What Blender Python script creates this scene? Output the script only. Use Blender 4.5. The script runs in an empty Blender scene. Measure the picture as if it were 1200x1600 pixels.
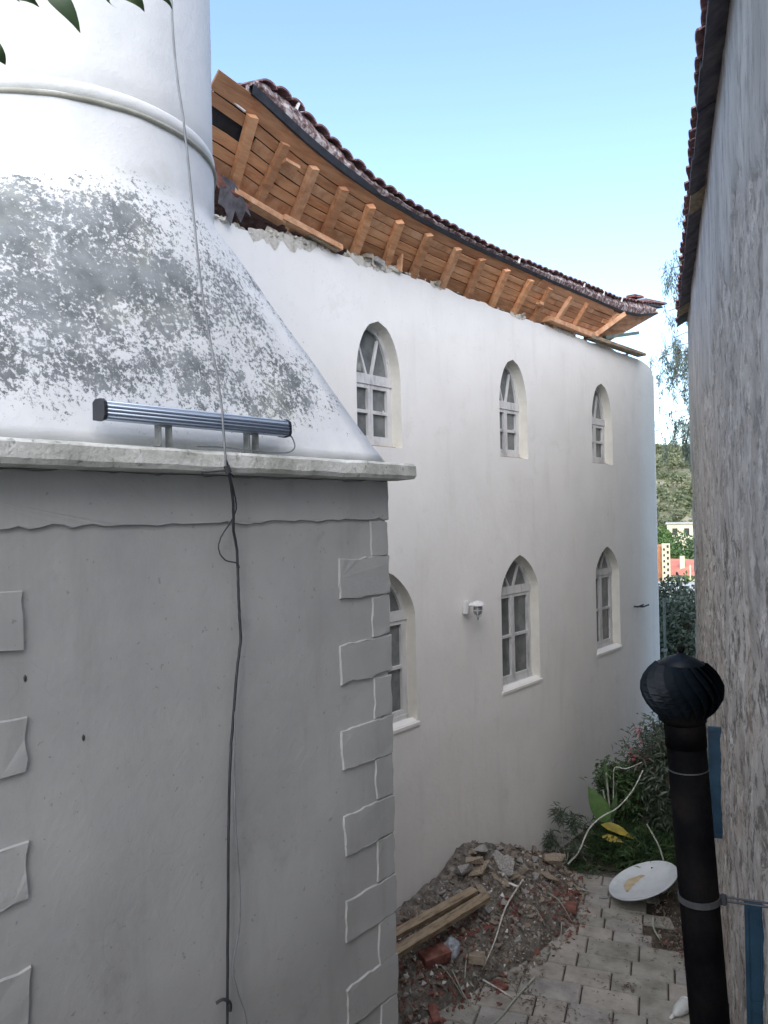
import bpy, bmesh, math, random
from mathutils import Vector, Matrix, noise
from mathutils.geometry import tessellate_polygon
random.seed(7)
R = math.radians
SC = bpy.context.scene
COL = SC.collection

# ------------------------------------------------------------------ camera
cam_d = bpy.data.cameras.new('camera')
cam_d.sensor_fit = 'VERTICAL'; cam_d.sensor_height = 36; cam_d.sensor_width = 27; cam_d.lens = 27
cam_d.clip_start = 0.05; cam_d.clip_end = 6000
cam = bpy.data.objects.new('camera', cam_d); COL.objects.link(cam)
yaw, pitch, roll = R(39.5), R(0.3), R(1.15)
F = Vector((-math.sin(yaw)*math.cos(pitch), math.cos(yaw)*math.cos(pitch), math.sin(pitch)))
R0 = Vector((math.cos(yaw), math.sin(yaw), 0)); U0 = R0.cross(F)
RR = R0*math.cos(roll) - U0*math.sin(roll); UU = U0*math.cos(roll) + R0*math.sin(roll)
m = Matrix((RR, UU, -F)).transposed().to_4x4(); m.translation = Vector((0, 0, 5.15))
cam.matrix_world = m
SC.camera = cam

# ------------------------------------------------------------------ light
SUN_EL = 38.0; SUN_AZ = 144.0                         # veiled sun behind the neighbour's house; azimuth clockwise from +Y
SUN_DIR = Vector((math.sin(R(SUN_AZ))*math.cos(R(SUN_EL)), math.cos(R(SUN_AZ))*math.cos(R(SUN_EL)), math.sin(R(SUN_EL))))
world = bpy.data.worlds.new('World'); SC.world = world; world.use_nodes = True
wn = world.node_tree; wn.nodes.clear()
sky = wn.nodes.new('ShaderNodeTexSky'); sky.sky_type = 'NISHITA'; sky.sun_disc = False
sky.sun_elevation = R(SUN_EL); sky.sun_rotation = R(SUN_AZ); sky.altitude = 50
sky.air_density = 1.0; sky.dust_density = 0.6; sky.ozone_density = 1.6
bg = wn.nodes.new('ShaderNodeBackground'); bg.inputs['Strength'].default_value = 0.105
wo = wn.nodes.new('ShaderNodeOutputWorld')
wn.links.new(sky.outputs[0], bg.inputs[0]); wn.links.new(bg.outputs[0], wo.inputs[0])
sun_d = bpy.data.lights.new('sun', 'SUN'); sun_d.energy = 1.4; sun_d.angle = R(100); sun_d.color = (1, .90, .76)
sun = bpy.data.objects.new('sun', sun_d); COL.objects.link(sun)
sun.rotation_euler = SUN_DIR.to_track_quat('Z', 'Y').to_euler(); sun.location = (-30, 0, 30)
SC.view_settings.view_transform = 'Standard'; SC.view_settings.look = 'None'
SC.view_settings.gamma = 1.0; SC.view_settings.use_curve_mapping = False
SC.view_settings.exposure = 2.0
SC.render.engine = 'CYCLES'
SC.cycles.max_bounces = 8; SC.cycles.diffuse_bounces = 5

# ------------------------------------------------------------------ materials
MATS = {}
def mat(name, cols, scale=3.0, detail=6.0, rough=0.8, bump=0.0, bscale=None, stretch=(1, 1, 1), metallic=0.0,
        spec=None, pos=None, fine=None, dist=0.0):
    """cols: 2 to 4 colours laid along a noise ramp; fine=(scale, colour, threshold, strength) adds small flecks"""
    mt = bpy.data.materials.new(name); mt.use_nodes = True; MATS[name] = mt
    nt = mt.node_tree; N = nt.nodes; L = nt.links
    b = N['Principled BSDF']; b.inputs['Roughness'].default_value = rough; b.inputs['Metallic'].default_value = metallic
    if spec is not None: b.inputs['Specular IOR Level'].default_value = spec
    tc = N.new('ShaderNodeTexCoord'); mp = N.new('ShaderNodeMapping'); mp.inputs['Scale'].default_value = stretch
    L.new(tc.outputs['Object'], mp.inputs['Vector'])
    nz = N.new('ShaderNodeTexNoise'); nz.inputs['Scale'].default_value = scale; nz.inputs['Detail'].default_value = detail
    nz.inputs['Roughness'].default_value = 0.62; nz.inputs['Distortion'].default_value = dist
    L.new(mp.outputs[0], nz.inputs['Vector'])
    cr = N.new('ShaderNodeValToRGB'); e = cr.color_ramp.elements
    while len(e) < len(cols): e.new(0.5)
    if pos is None: pos = [0.35 + 0.3*i/(len(cols)-1) for i in range(len(cols))]
    for i, c in enumerate(cols): e[i].position = pos[i]; e[i].color = (c[0], c[1], c[2], 1)
    L.new(nz.outputs['Fac'], cr.inputs[0]); out = cr.outputs[0]
    if fine:
        n2 = N.new('ShaderNodeTexNoise'); n2.inputs['Scale'].default_value = fine[0]; n2.inputs['Detail'].default_value = 5
        n2.inputs['Roughness'].default_value = .7
        L.new(mp.outputs[0], n2.inputs['Vector'])
        mr = N.new('ShaderNodeMapRange'); mr.inputs['From Min'].default_value = fine[2]; mr.inputs['From Max'].default_value = fine[2]+0.06
        mr.inputs['To Max'].default_value = fine[3]
        L.new(n2.outputs['Fac'], mr.inputs[0])
        mx = N.new('ShaderNodeMix'); mx.data_type = 'RGBA'
        L.new(mr.outputs[0], mx.inputs['Factor']); L.new(out, mx.inputs['A']); mx.inputs['B'].default_value = (*fine[1], 1)
        out = mx.outputs['Result']
    L.new(out, b.inputs['Base Color'])
    if bump:
        n3 = N.new('ShaderNodeTexNoise'); n3.inputs['Scale'].default_value = bscale or scale*6; n3.inputs['Detail'].default_value = 8
        n3.inputs['Roughness'].default_value = .65
        L.new(mp.outputs[0], n3.inputs['Vector'])
        bp = N.new('ShaderNodeBump'); bp.inputs['Strength'].default_value = bump; bp.inputs['Distance'].default_value = 0.02
        L.new(n3.outputs['Fac'], bp.inputs['Height']); L.new(bp.outputs[0], b.inputs['Normal'])
    return mt

def mixcol(nt, fac, a, b):
    mx = nt.nodes.new('ShaderNodeMix'); mx.data_type = 'RGBA'
    for v, s in ((fac, 'Factor'), (a, 'A'), (b, 'B')):
        if hasattr(v, 'is_output'): nt.links.new(v, mx.inputs[s])
        else: mx.inputs[s].default_value = v if s == 'Factor' else (*v, 1)
    return mx.outputs['Result']
def nnoise(nt, vec, scale, detail=6, rough=.62, lo=.45, hi=.55, dist=0.0):
    n = nt.nodes.new('ShaderNodeTexNoise'); n.inputs['Scale'].default_value = scale; n.inputs['Detail'].default_value = detail
    n.inputs['Roughness'].default_value = rough; n.inputs['Distortion'].default_value = dist
    nt.links.new(vec, n.inputs['Vector'])
    r = nt.nodes.new('ShaderNodeMapRange'); r.inputs['From Min'].default_value = lo; r.inputs['From Max'].default_value = hi
    nt.links.new(n.outputs['Fac'], r.inputs[0]); return r.outputs[0], n.outputs['Fac']
def nmath(nt, op, a, b=0.0, clamp=False):
    n = nt.nodes.new('ShaderNodeMath'); n.operation = op; n.use_clamp = clamp
    for i, v in enumerate((a, b)):
        if hasattr(v, 'is_output'): nt.links.new(v, n.inputs[i])
        else: n.inputs[i].default_value = v
    return n.outputs[0]

def plaster_material(name, lo, hi, stain, drip=.35, crack=.25, bumpk=.25, fine=12):
    mt = bpy.data.materials.new(name); mt.use_nodes = True; nt = mt.node_tree
    b = nt.nodes['Principled BSDF']; b.inputs['Roughness'].default_value = .92
    tc = nt.nodes.new('ShaderNodeTexCoord'); v = tc.outputs['Object']
    q = nt.nodes.new('ShaderNodeMapping'); q.inputs['Scale'].default_value = (1, 1, .16); nt.links.new(v, q.inputs[0]); vs_ = q.outputs[0]
    a, _ = nnoise(nt, v, .9, 8, .6, .36, .64); c = mixcol(nt, a, lo, hi)
    d, _ = nnoise(nt, vs_, 3.4, 7, .65, .54, .74); c = mixcol(nt, nmath(nt, 'MULTIPLY', d, drip), c, stain)
    e, _ = nnoise(nt, v, 2.7, 9, .72, .58, .68); c = mixcol(nt, nmath(nt, 'MULTIPLY', e, drip*.8), c, stain)
    g, _ = nnoise(nt, v, 38, 3, .5, .70, .73); c = mixcol(nt, nmath(nt, 'MULTIPLY', g, .5), c, tuple(x*.6 for x in stain))
    w, wf = nnoise(nt, v, 2.2, 5, .7)
    sc_ = nt.nodes.new('ShaderNodeVectorMath'); sc_.operation = 'ADD'; nt.links.new(v, sc_.inputs[0])
    nzc = nt.nodes.new('ShaderNodeTexNoise'); nzc.inputs['Scale'].default_value = 3; nt.links.new(v, nzc.inputs['Vector']); nt.links.new(nzc.outputs['Color'], sc_.inputs[1])
    vo = nt.nodes.new('ShaderNodeTexVoronoi'); vo.feature = 'DISTANCE_TO_EDGE'; vo.inputs['Scale'].default_value = .8; nt.links.new(sc_.outputs[0], vo.inputs['Vector'])
    mr = nt.nodes.new('ShaderNodeMapRange'); mr.inputs['From Min'].default_value = .004; mr.inputs['From Max'].default_value = .001; nt.links.new(vo.outputs['Distance'], mr.inputs[0])
    mk, _ = nnoise(nt, v, .8, 3, .5, .52, .58)
    c = mixcol(nt, nmath(nt, 'MULTIPLY', nmath(nt, 'MULTIPLY', mr.outputs[0], mk), crack), c, tuple(x*.55 for x in stain))
    nt.links.new(c, b.inputs['Base Color'])
    _, h1 = nnoise(nt, v, fine, 8, .65); _, h2 = nnoise(nt, v, 2.0, 3, .5)
    h = nmath(nt, 'ADD', nmath(nt, 'MULTIPLY', h1, .5), nmath(nt, 'MULTIPLY', h2, 1.6))
    bp = nt.nodes.new('ShaderNodeBump'); bp.inputs['Strength'].default_value = bumpk; bp.inputs['Distance'].default_value = .03
    nt.links.new(h, bp.inputs['Height']); nt.links.new(bp.outputs[0], b.inputs['Normal'])
    return mt
plaster = plaster_material('white_plaster', (.80, .785, .75), (.86, .845, .81), (.60, .58, .53), .30, .10, .25, 10)
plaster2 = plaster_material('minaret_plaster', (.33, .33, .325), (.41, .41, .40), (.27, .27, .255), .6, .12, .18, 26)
reveal_m = mat('cream_reveal', [(.70, .68, .61), (.78, .76, .69)], 5, 6, .9, .2, 25)
cornice_m = mat('weathered_cornice', [(.38, .39, .35), (.56, .56, .52), (.68, .68, .65)], 5, 8, .92, .5, 30, fine=(22, (.2, .21, .18), .6, .7))
shaft_m = mat('shaft_plaster', [(.58, .60, .59), (.65, .66, .66), (.70, .70, .69)], 1.6, 6, .88, .3, 10, pos=[.3, .5, .7])
bead_m = mat('cement_bead', [(.26, .26, .22), (.38, .38, .33)], 8, 6, .9, .3, 30)  # darker olive-grey cement of the bead round the shaft
broken_m = mat('broken_mortar', [(.42, .38, .32), (.60, .57, .50), (.70, .67, .6)], 14, 6, .95, .7, 40)
wood_m = mat('new_timber', [(.50, .22, .10), (.70, .36, .18), (.80, .46, .26)], 3, 6, .7, .25, 14, stretch=(6, .7, 6), pos=[.3, .5, .72],
             fine=(5, (.38, .19, .10), .64, .7))
wood3_m = mat('darker_timber', [(.34, .14, .065), (.48, .24, .12), (.6, .34, .18)], 3, 6, .7, .25, 14, stretch=(6, .7, 6), pos=[.3, .5, .72])
wood2_m = mat('aged_timber', [(.42, .20, .10), (.60, .33, .18), (.72, .45, .28)], 4, 6, .75, .3, 20, stretch=(2, 2, 2), pos=[.3, .5, .7])
woodb_m = mat('weathered_beam', [(.16, .12, .08), (.30, .23, .15), (.38, .30, .21)], 5, 6, .85, .4, 20, stretch=(5, 1, 5))
tile_m = mat('old_clay_tile', [(.13, .07, .075), (.25, .135, .135), (.36, .23, .22)], 9, 6, .9, .5, 40, fine=(30, (.42, .36, .34), .58, .7))
mortar_m = mat('tile_mortar', [(.12, .07, .065), (.26, .18, .17), (.58, .52, .50)], 16, 3, .95, .8, 40, pos=[.4, .5, .62])
black_m = mat('black_membrane', [(.012, .014, .018), (.03, .033, .04)], 8, 3, .6, .2)
strip_m = mat('pale_mortar_strip', [(.7, .68, .66), (.8, .78, .76)], 9, 2, .9)
frame_m = mat('weathered_white_paint', [(.36, .36, .37), (.60, .60, .60), (.70, .70, .69)], 6, 6, .7, .4, 30, stretch=(1, 1, .4), pos=[.3, .45, .7],
              fine=(26, (.22, .22, .22), .63, .8))
glass_m = mat('dusty_dark_glass', [(.09, .10, .10), (.20, .21, .21)], 4, 5, .14, 0, spec=.5)
net_m = mat('torn_net', [(.18, .2, .19), (.4, .4, .38)], 14, 6, .8)
alu_m = mat('brushed_aluminium', [(.40, .47, .58), (.54, .62, .74)], 3, 3, .38, 0, metallic=.4, stretch=(1, .3, 1))
aludark_m = mat('aluminium_groove', [(.10, .13, .19), (.16, .2, .28)], 6, 3, .5, 0, metallic=.6)
plastic_m = mat('black_plastic', [(.012, .014, .02), (.022, .024, .03)], 5, 2, .45)
steel_m = mat('galvanised_steel', [(.16, .18, .17), (.36, .37, .36)], 14, 5, .55, .2, metallic=.6)
cable_m = mat('black_cable', [(.018, .02, .024), (.04, .042, .048)], 9, 2, .6)
greycable_m = mat('grey_cable', [(.13, .14, .15), (.2, .21, .22)], 9, 2, .6)
pipe_m = mat('sooty_black_pipe', [(.0015, .0015, .002), (.003, .003, .0035), (.007, .0055, .005)], 5, 6, .7, .25, 30, spec=.04)
cowl_m = mat('dark_cowl_metal', [(.002, .004, .006), (.005, .008, .012)], 6, 4, .45, .1, 30, spec=.15)
clampband_m = mat('dull_steel_band', [(.05, .05, .052), (.10, .10, .10)], 9, 3, .5, 0, metallic=.5)
dish_m = mat('dirty_white_dish', [(.46, .50, .52), (.62, .66, .69), (.70, .73, .75)], 2.5, 5, .5, .05, 20, pos=[.3, .5, .7])
rust_m = mat('rust_stain', [(.42, .33, .19), (.56, .48, .34)], 9, 5, .8)
soil_m = mat('dark_soil', [(.035, .028, .02), (.075, .06, .045), (.12, .10, .075)], 7, 8, .95, .8, 40)
stone_ms = [mat('rubble_grey', [(.22, .21, .20), (.36, .35, .33), (.50, .48, .46)], 8, 6, .92, .6, 30),
            mat('rubble_tan', [(.22, .17, .12), (.34, .28, .21), (.42, .37, .30)], 8, 6, .92, .6, 30),
            mat('rubble_brown', [(.14, .115, .095), (.24, .20, .165), (.33, .285, .24)], 8, 6, .92, .6, 30)]
red_m = mat('broken_red_clay', [(.12, .05, .038), (.23, .09, .07), (.31, .15, .12)], 9, 5, .9, .5, 40)
white_m = mat('white_chip', [(.62, .62, .6), (.75, .75, .73)], 9, 3, .8, .3, 30)
pave_ms = [mat('paver_grey', [(.25, .24, .22), (.34, .325, .30), (.42, .40, .37)], 4, 8, .85, .45, 45, fine=(10, (.12, .115, .1), .63, .7)),
           mat('paver_warm', [(.26, .24, .21), (.36, .335, .295), (.44, .41, .365)], 4, 8, .85, .45, 45, fine=(9, (.14, .125, .10), .63, .7)),
           mat('paver_mossy', [(.22, .215, .18), (.31, .30, .26), (.39, .375, .33)], 4, 8, .85, .45, 45, fine=(9, (.10, .11, .07), .61, .7))]
blue_m = mat('dark_blue_paint', [(.010, .035, .065), (.02, .06, .10)], 6, 4, .45, .15, 30)
leaf_ms = {k: mat(k, c, sc, 3, .55, 0) for k, c, sc in (
    ('leaf_dark', [(.03, .065, .025), (.06, .11, .04), (.10, .16, .06)], 3),
    ('leaf_grey', [(.05, .075, .05), (.095, .125, .085), (.15, .18, .13)], 3),
    ('leaf_bright', [(.05, .11, .025), (.09, .18, .04)], 9),
    ('leaf_yellow', [(.24, .20, .03), (.42, .33, .05)], 9),
    ('leaf_hill', [(.06, .08, .035), (.11, .13, .06), (.17, .18, .10)], .05),
    ('leaf_town', [(.04, .09, .02), (.08, .15, .035), (.12, .2, .05)], .6),
    ('leaf_euc', [(.05, .08, .06), (.09, .13, .10), (.14, .18, .14)], 2))}
pink_m = mat('pink_petal', [(.45, .12, .16), (.6, .22, .26)], 6, 3, .7)
bark_m = mat('bark', [(.10, .075, .055), (.2, .16, .12)], 6, 5, .9, .5, 30)
stem_m = mat('pale_stem', [(.28, .30, .24), (.42, .43, .36)], 8, 5, .8, .3, 30)
rope_m = mat('pale_dry_stem', [(.42, .42, .38), (.66, .65, .6)], 24, 3, .8, .3, 40, pos=[.45, .55])
hill_m = mat('hillside_scrub', [(.09, .10, .05), (.18, .17, .10), (.34, .31, .22)], .09, 9, .95, 0, pos=[.35, .5, .68],
             fine=(.5, (.06, .08, .035), .52, .8))
cream_m = mat('cream_house', [(.62, .55, .36), (.74, .68, .48)], .8, 4, .85)
orange_m = mat('orange_brick', [(.42, .17, .08), (.55, .26, .13)], 2, 5, .9)
redroof_m = mat('red_roof', [(.44, .13, .09), (.58, .22, .16)], 1.2, 5, .85)
pale_m = mat('pale_concrete', [(.36, .36, .32), (.48, .48, .44)], 1.4, 5, .9)
dark_m = mat('dark_opening', [(.02, .02, .022), (.035, .035, .036)], 2, 2, .6)
green_m = mat('green_downpipe', [(.09, .13, .12), (.15, .2, .18)], 6, 3, .6)
lampglass_m = mat('lamp_glass', [(.22, .23, .24), (.35, .36, .37)], 9, 3, .15)

# the weathered pyramid: dark grey lichen and flaked limewash over white
def lichen_material():
    mt = bpy.data.materials.new('lichen_limewash'); mt.use_nodes = True; nt = mt.node_tree
    b = nt.nodes['Principled BSDF']; b.inputs['Roughness'].default_value = .92
    tc = nt.nodes.new('ShaderNodeTexCoord'); v = tc.outputs['Object']
    sep = nt.nodes.new('ShaderNodeSeparateXYZ'); nt.links.new(v, sep.inputs[0])
    y, z = sep.outputs['Y'], sep.outputs['Z']                # local: base front centre is the origin
    base, _ = nnoise(nt, v, 3, 6, .6, .3, .7)
    c = mixcol(nt, base, (.62, .64, .66), (.76, .77, .77))
    # how densely lichen grows: most in the middle band of the face, thinning up, down and towards the corner
    up = nt.nodes.new('ShaderNodeMapRange'); up.inputs['From Min'].default_value = 1.34; up.inputs['From Max'].default_value = 1.02; nt.links.new(z, up.inputs[0])
    dn = nt.nodes.new('ShaderNodeMapRange'); dn.inputs['From Min'].default_value = .03; dn.inputs['From Max'].default_value = .26; nt.links.new(z, dn.inputs[0])
    rt = nt.nodes.new('ShaderNodeMapRange'); rt.inputs['From Min'].default_value = 1.15; rt.inputs['From Max'].default_value = -.35; nt.links.new(y, rt.inputs[0])
    dens = nmath(nt, 'MULTIPLY', nmath(nt, 'MULTIPLY', up.outputs[0], dn.outputs[0]), nmath(nt, 'ADD', nmath(nt, 'MULTIPLY', rt.outputs[0], .65), .35))
    _, big = nnoise(nt, v, 2.6, 6, .7)
    _, mid = nnoise(nt, v, 44, 9, .80, dist=.1)
    s = nmath(nt, 'ADD', nmath(nt, 'ADD', nmath(nt, 'MULTIPLY', dens, .185), nmath(nt, 'MULTIPLY', big, .50)), nmath(nt, 'MULTIPLY', mid, .85))
    mr = nt.nodes.new('ShaderNodeMapRange'); mr.inputs['From Min'].default_value = .805; mr.inputs['From Max'].default_value = .825; nt.links.new(s, mr.inputs[0])
    sp = nmath(nt, 'MULTIPLY', mr.outputs[0], nmath(nt, 'MINIMUM', nmath(nt, 'MULTIPLY', dens, 6), 1))
    tone, _ = nnoise(nt, v, 7, 6, .6, .35, .65)
    c = mixcol(nt, sp, c, mixcol(nt, tone, (.13, .145, .15), (.27, .29, .30)))
    grn, _ = nnoise(nt, v, 3.3, 5, .6, .56, .66)
    c = mixcol(nt, nmath(nt, 'MULTIPLY', grn, .15), c, (.36, .38, .27))
    nt.links.new(c, b.inputs['Base Color'])
    bp = nt.nodes.new('ShaderNodeBump'); bp.inputs['Strength'].default_value = .35; bp.inputs['Distance'].default_value = .02
    nt.links.new(nmath(nt, 'SUBTRACT', mid, nmath(nt, 'MULTIPLY', sp, .25)), bp.inputs['Height']); nt.links.new(bp.outputs[0], b.inputs['Normal'])
    return mt
lichen_m = lichen_material()

# the neighbour's old render: smooth grey coat above, rough pitted brown-grey below ("coat" is a vertex mask of where the coat survives)
def oldwall_material():
    mt = bpy.data.materials.new('old_grey_render'); mt.use_nodes = True; nt = mt.node_tree
    b = nt.nodes['Principled BSDF']; b.inputs['Roughness'].default_value = .95
    tc = nt.nodes.new('ShaderNodeTexCoord')
    def mp(s):
        q = nt.nodes.new('ShaderNodeMapping'); q.inputs['Scale'].default_value = s; nt.links.new(tc.outputs['Object'], q.inputs[0]); return q.outputs[0]
    at = nt.nodes.new('ShaderNodeAttribute'); at.attribute_name = 'coat'; at.attribute_type = 'GEOMETRY'
    v1 = mp((1, 1, .35)); v2 = mp((1, 1, 1)); v3 = mp((1, 1, .9))
    s1, _ = nnoise(nt, v1, 2.2, 8, .65, .33, .67)
    rough = mixcol(nt, s1, (.38, .35, .32), (.68, .645, .60))
    s2, _ = nnoise(nt, v3, 5, 9, .78, .50, .57, dist=.4)
    rough = mixcol(nt, nmath(nt, 'MULTIPLY', s2, .9), rough, (.15, .135, .12))
    s3, _ = nnoise(nt, v3, 4.2, 8, .75, .54, .60)
    rough = mixcol(nt, nmath(nt, 'MULTIPLY', s3, .9), rough, (.78, .75, .71))
    s4, _ = nnoise(nt, v2, 1.1, 4, .6, .52, .68)
    rough = mixcol(nt, nmath(nt, 'MULTIPLY', s4, .4), rough, (.55, .44, .34))
    coat = mixcol(nt, s1, (.42, .415, .40), (.68, .67, .65))
    s5, _ = nnoise(nt, v1, 6, 9, .75, .50, .60)
    coat = mixcol(nt, nmath(nt, 'MULTIPLY', s5, .75), coat, (.27, .265, .26))
    c = mixcol(nt, at.outputs['Fac'], rough, coat)
    nt.links.new(c, b.inputs['Base Color'])
    _, h = nnoise(nt, v3, 9, 10, .8)
    bp = nt.nodes.new('ShaderNodeBump'); bp.inputs['Strength'].default_value = 1.0; bp.inputs['Distance'].default_value = .05
    nt.links.new(h, bp.inputs['Height']); nt.links.new(bp.outputs[0], b.inputs['Normal'])
    return mt
oldwall_m = oldwall_material()

# ------------------------------------------------------------------ helpers
def tagit(o, label=None, cat=None, group=None, kind=None):
    if label: o['label'] = label
    if cat: o['category'] = cat
    if group: o['group'] = group
    if kind: o['kind'] = kind
    return o
def thing(name, loc, label, cat, group=None):
    o = bpy.data.objects.new(name, None); COL.objects.link(o); o.location = loc; o.empty_display_size = .2
    return tagit(o, label, cat, group)
def origin(o):
    v = Vector((0, 0, 0))
    while o: v += Vector(o.location); o = o.parent
    return v
def part(name, bm, mts, parent=None, loc=None, smooth=False):
    """bm holds world coordinates; the object's origin is its parent's (or loc for a top-level mesh)"""
    me = bpy.data.meshes.new(name)
    base = origin(parent) if parent else Vector(loc or (0, 0, 0))
    if base.length: bmesh.ops.translate(bm, verts=bm.verts, vec=-base)
    bmesh.ops.recalc_face_normals(bm, faces=bm.faces)
    bm.to_mesh(me); bm.free()
    for q in (mts if isinstance(mts, (list, tuple)) else [mts]): me.materials.append(q)
    if smooth: me.polygons.foreach_set('use_smooth', [True]*len(me.polygons))
    o = bpy.data.objects.new(name, me); COL.objects.link(o)
    if parent: o.parent = parent
    else: o.location = base
    return o
def pyd(name, verts, faces, mts, parent=None, loc=(0, 0, 0), mi=None, smooth=False):
    me = bpy.data.meshes.new(name)
    base = origin(parent) if parent else Vector(loc)
    me.from_pydata([(v[0]-base.x, v[1]-base.y, v[2]-base.z) for v in verts], [], faces)
    for q in (mts if isinstance(mts, (list, tuple)) else [mts]): me.materials.append(q)
    if mi: me.polygons.foreach_set('material_index', mi)
    if smooth: me.polygons.foreach_set('use_smooth', [True]*len(me.polygons))
    o = bpy.data.objects.new(name, me); COL.objects.link(o)
    if parent: o.parent = parent
    else: o.location = base
    return o
def inst(src, name, loc, rot=None, sc=None, parent=None):
    o = src.copy(); o.name = name; COL.objects.link(o); o.parent = parent; o.location = loc
    if rot is not None: o.rotation_euler = rot
    if sc is not None: o.scale = sc
    return o
def bx(bm, x0, x1, y0, y1, z0, z1, jit=0.0, bevel=0.0):
    vs = [bm.verts.new((x+random.uniform(-jit, jit), y+random.uniform(-jit, jit), z+random.uniform(-jit, jit)))
          for x in (x0, x1) for y in (y0, y1) for z in (z0, z1)]
    fs = [bm.faces.new([vs[i] for i in q]) for q in ((0, 1, 3, 2), (4, 6, 7, 5), (0, 4, 5, 1), (2, 3, 7, 6), (0, 2, 6, 4), (1, 5, 7, 3))]
    if bevel:
        es = set(e for f in fs for e in f.edges)
        bmesh.ops.bevel(bm, geom=list(es), offset=bevel, segments=2, affect='EDGES')
    return vs
def bar(bm, a, b, w, h, up=(0, 0, 1), jit=0.0):
    """box beam from a to b, w across, h along up"""
    a, b = Vector(a), Vector(b); d = (b-a).normalized(); s = d.cross(Vector(up)).normalized(); u = s.cross(d).normalized()
    vs = []
    for p in (a, b):
        for i, j in ((-1, -1), (1, -1), (1, 1), (-1, 1)):
            vs.append(bm.verts.new(p + s*(i*w/2) + u*(j*h/2) + Vector([random.uniform(-jit, jit) for _ in range(3)])))
    for q in ((0, 3, 2, 1), (4, 5, 6, 7), (0, 1, 5, 4), (1, 2, 6, 5), (2, 3, 7, 6), (3, 0, 4, 7)): bm.faces.new([vs[i] for i in q])
def tube(bm, pts, rad, n=8, caps=True):
    pts = [Vector(p) for p in pts]; rings = []
    rad = rad if isinstance(rad, (list, tuple)) else [rad]*len(pts)
    side = None
    for i, p in enumerate(pts):
        d = (pts[min(i+1, len(pts)-1)] - pts[max(i-1, 0)]).normalized()
        if side is None: side = d.cross(Vector((.31, .2, .93))).normalized()
        side = (side - d*side.dot(d)).normalized(); up = d.cross(side)
        rings.append([bm.verts.new(p + (side*math.cos(t)+up*math.sin(t))*rad[i]) for t in [2*math.pi*k/n for k in range(n)]])
    for a, b in zip(rings, rings[1:]):
        for k in range(n): bm.faces.new((a[k], a[(k+1) % n], b[(k+1) % n], b[k]))
    if caps: bm.faces.new(rings[0][::-1]); bm.faces.new(rings[-1])
def smooth_path(pts, k=6):
    pts = [Vector(p) for p in pts]; out = []
    for i in range(len(pts)-1):
        p0, p1, p2, p3 = pts[max(i-1, 0)], pts[i], pts[i+1], pts[min(i+2, len(pts)-1)]
        for j in range(k):
            t = j/k
            out.append(.5*((2*p1)+(p2-p0)*t+(2*p0-5*p1+4*p2-p3)*t*t+(-p0+3*p1-3*p2+p3)*t**3))
    out.append(pts[-1]); return out
def lathe(bm, prof, cx, cy, n=48, caps=True, z0=0):
    rings = [[bm.verts.new((cx+r*math.cos(2*math.pi*k/n), cy+r*math.sin(2*math.pi*k/n), z+z0)) for k in range(n)] for r, z in prof]
    for a, b in zip(rings, rings[1:]):
        for k in range(n): bm.faces.new((a[k], a[(k+1) % n], b[(k+1) % n], b[k]))
    if caps: bm.faces.new(rings[0][::-1]); bm.faces.new(rings[-1])
    return rings
def lerp_tab(tab, x):
    if x <= tab[0][0]: return tab[0][1]
    for (a, fa), (b, fb) in zip(tab, tab[1:]):
        if x <= b: return fa + (fb-fa)*(x-a)/(b-a)
    return tab[-1][1]
def smooth_tab(tab, x, w=.35):
    return sum(lerp_tab(tab, x+o*w) for o in (-1, -.5, 0, .5, 1))/5
def fbm(x, y, z=0.0, o=4): return noise.fractal(Vector((x, y, z)), 1.0, 2.0, o)
def leaf(V, Fc, p, d, up, ln, wd, fold=.25, curl=0.0):
    """a folded leaf of four triangles"""
    d = Vector(d).normalized(); s = d.cross(Vector(up))
    s = s.normalized() if s.length > 1e-4 else Vector((1, 0, 0)); n = s.cross(d)
    i = len(V); p = Vector(p)
    V += [p, p+d*ln*.45+s*wd*.5+n*wd*fold, p+d*ln*.5-n*ln*curl*.3, p+d*ln*.45-s*wd*.5+n*wd*fold, p+d*ln-n*ln*curl]
    Fc += [(i, i+1, i+2), (i, i+2, i+3), (i+1, i+4, i+2), (i+2, i+4, i+3)]
def rvec(s=1.0): return Vector((random.gauss(0, s), random.gauss(0, s), random.gauss(0, s)))

G = 0.45                                                # level of the courtyard
TH = R(19.66)
U = Vector((-math.sin(TH), math.cos(TH), 0)); RT = Vector((math.cos(TH), math.sin(TH), 0))   # along / towards the neighbour's wall
def pol(az, r, z=0): return Vector((-math.sin(R(az))*r, math.cos(R(az))*r, z))

# ------------------------------------------------------------------ ground and hill
GT = [(0, G-.06), (21, G-.06), (28, -2.5), (60, -7), (110, -8.5), (160, -3), (230, 12), (335, 30), (420, 37), (700, 30), (1500, 10), (3500, 0)]
def ground_z(x, y):
    r = math.hypot(x, y); z = smooth_tab(GT, r, min(6, r*.1) if r > 24 else 0)
    if r > 24: z += fbm(x*.012, y*.012, 3)*min(9, (r-24)*.05) + fbm(x*.08, y*.08, 9)*min(1.2, (r-24)*.01)
    return z
V = []; Fc = []
rs = [0, 4, 8, 12, 16, 20, 24, 28, 34, 42, 50, 60, 72, 85, 100, 115, 130, 145, 160, 175, 190, 205, 220, 235, 250, 265, 280, 295, 310, 325, 340, 360, 390, 430, 500, 620, 900, 1500, 3500]
NA = 180
for r in rs:
    for k in range(NA):
        p = pol(k*360/NA, r); V.append((p.x, p.y, ground_z(p.x, p.y)))
for i in range(len(rs)-1):
    for k in range(NA):
        a, b = i*NA+k, i*NA+(k+1) % NA
        Fc.append((a, b, b+NA, a+NA))
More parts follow.
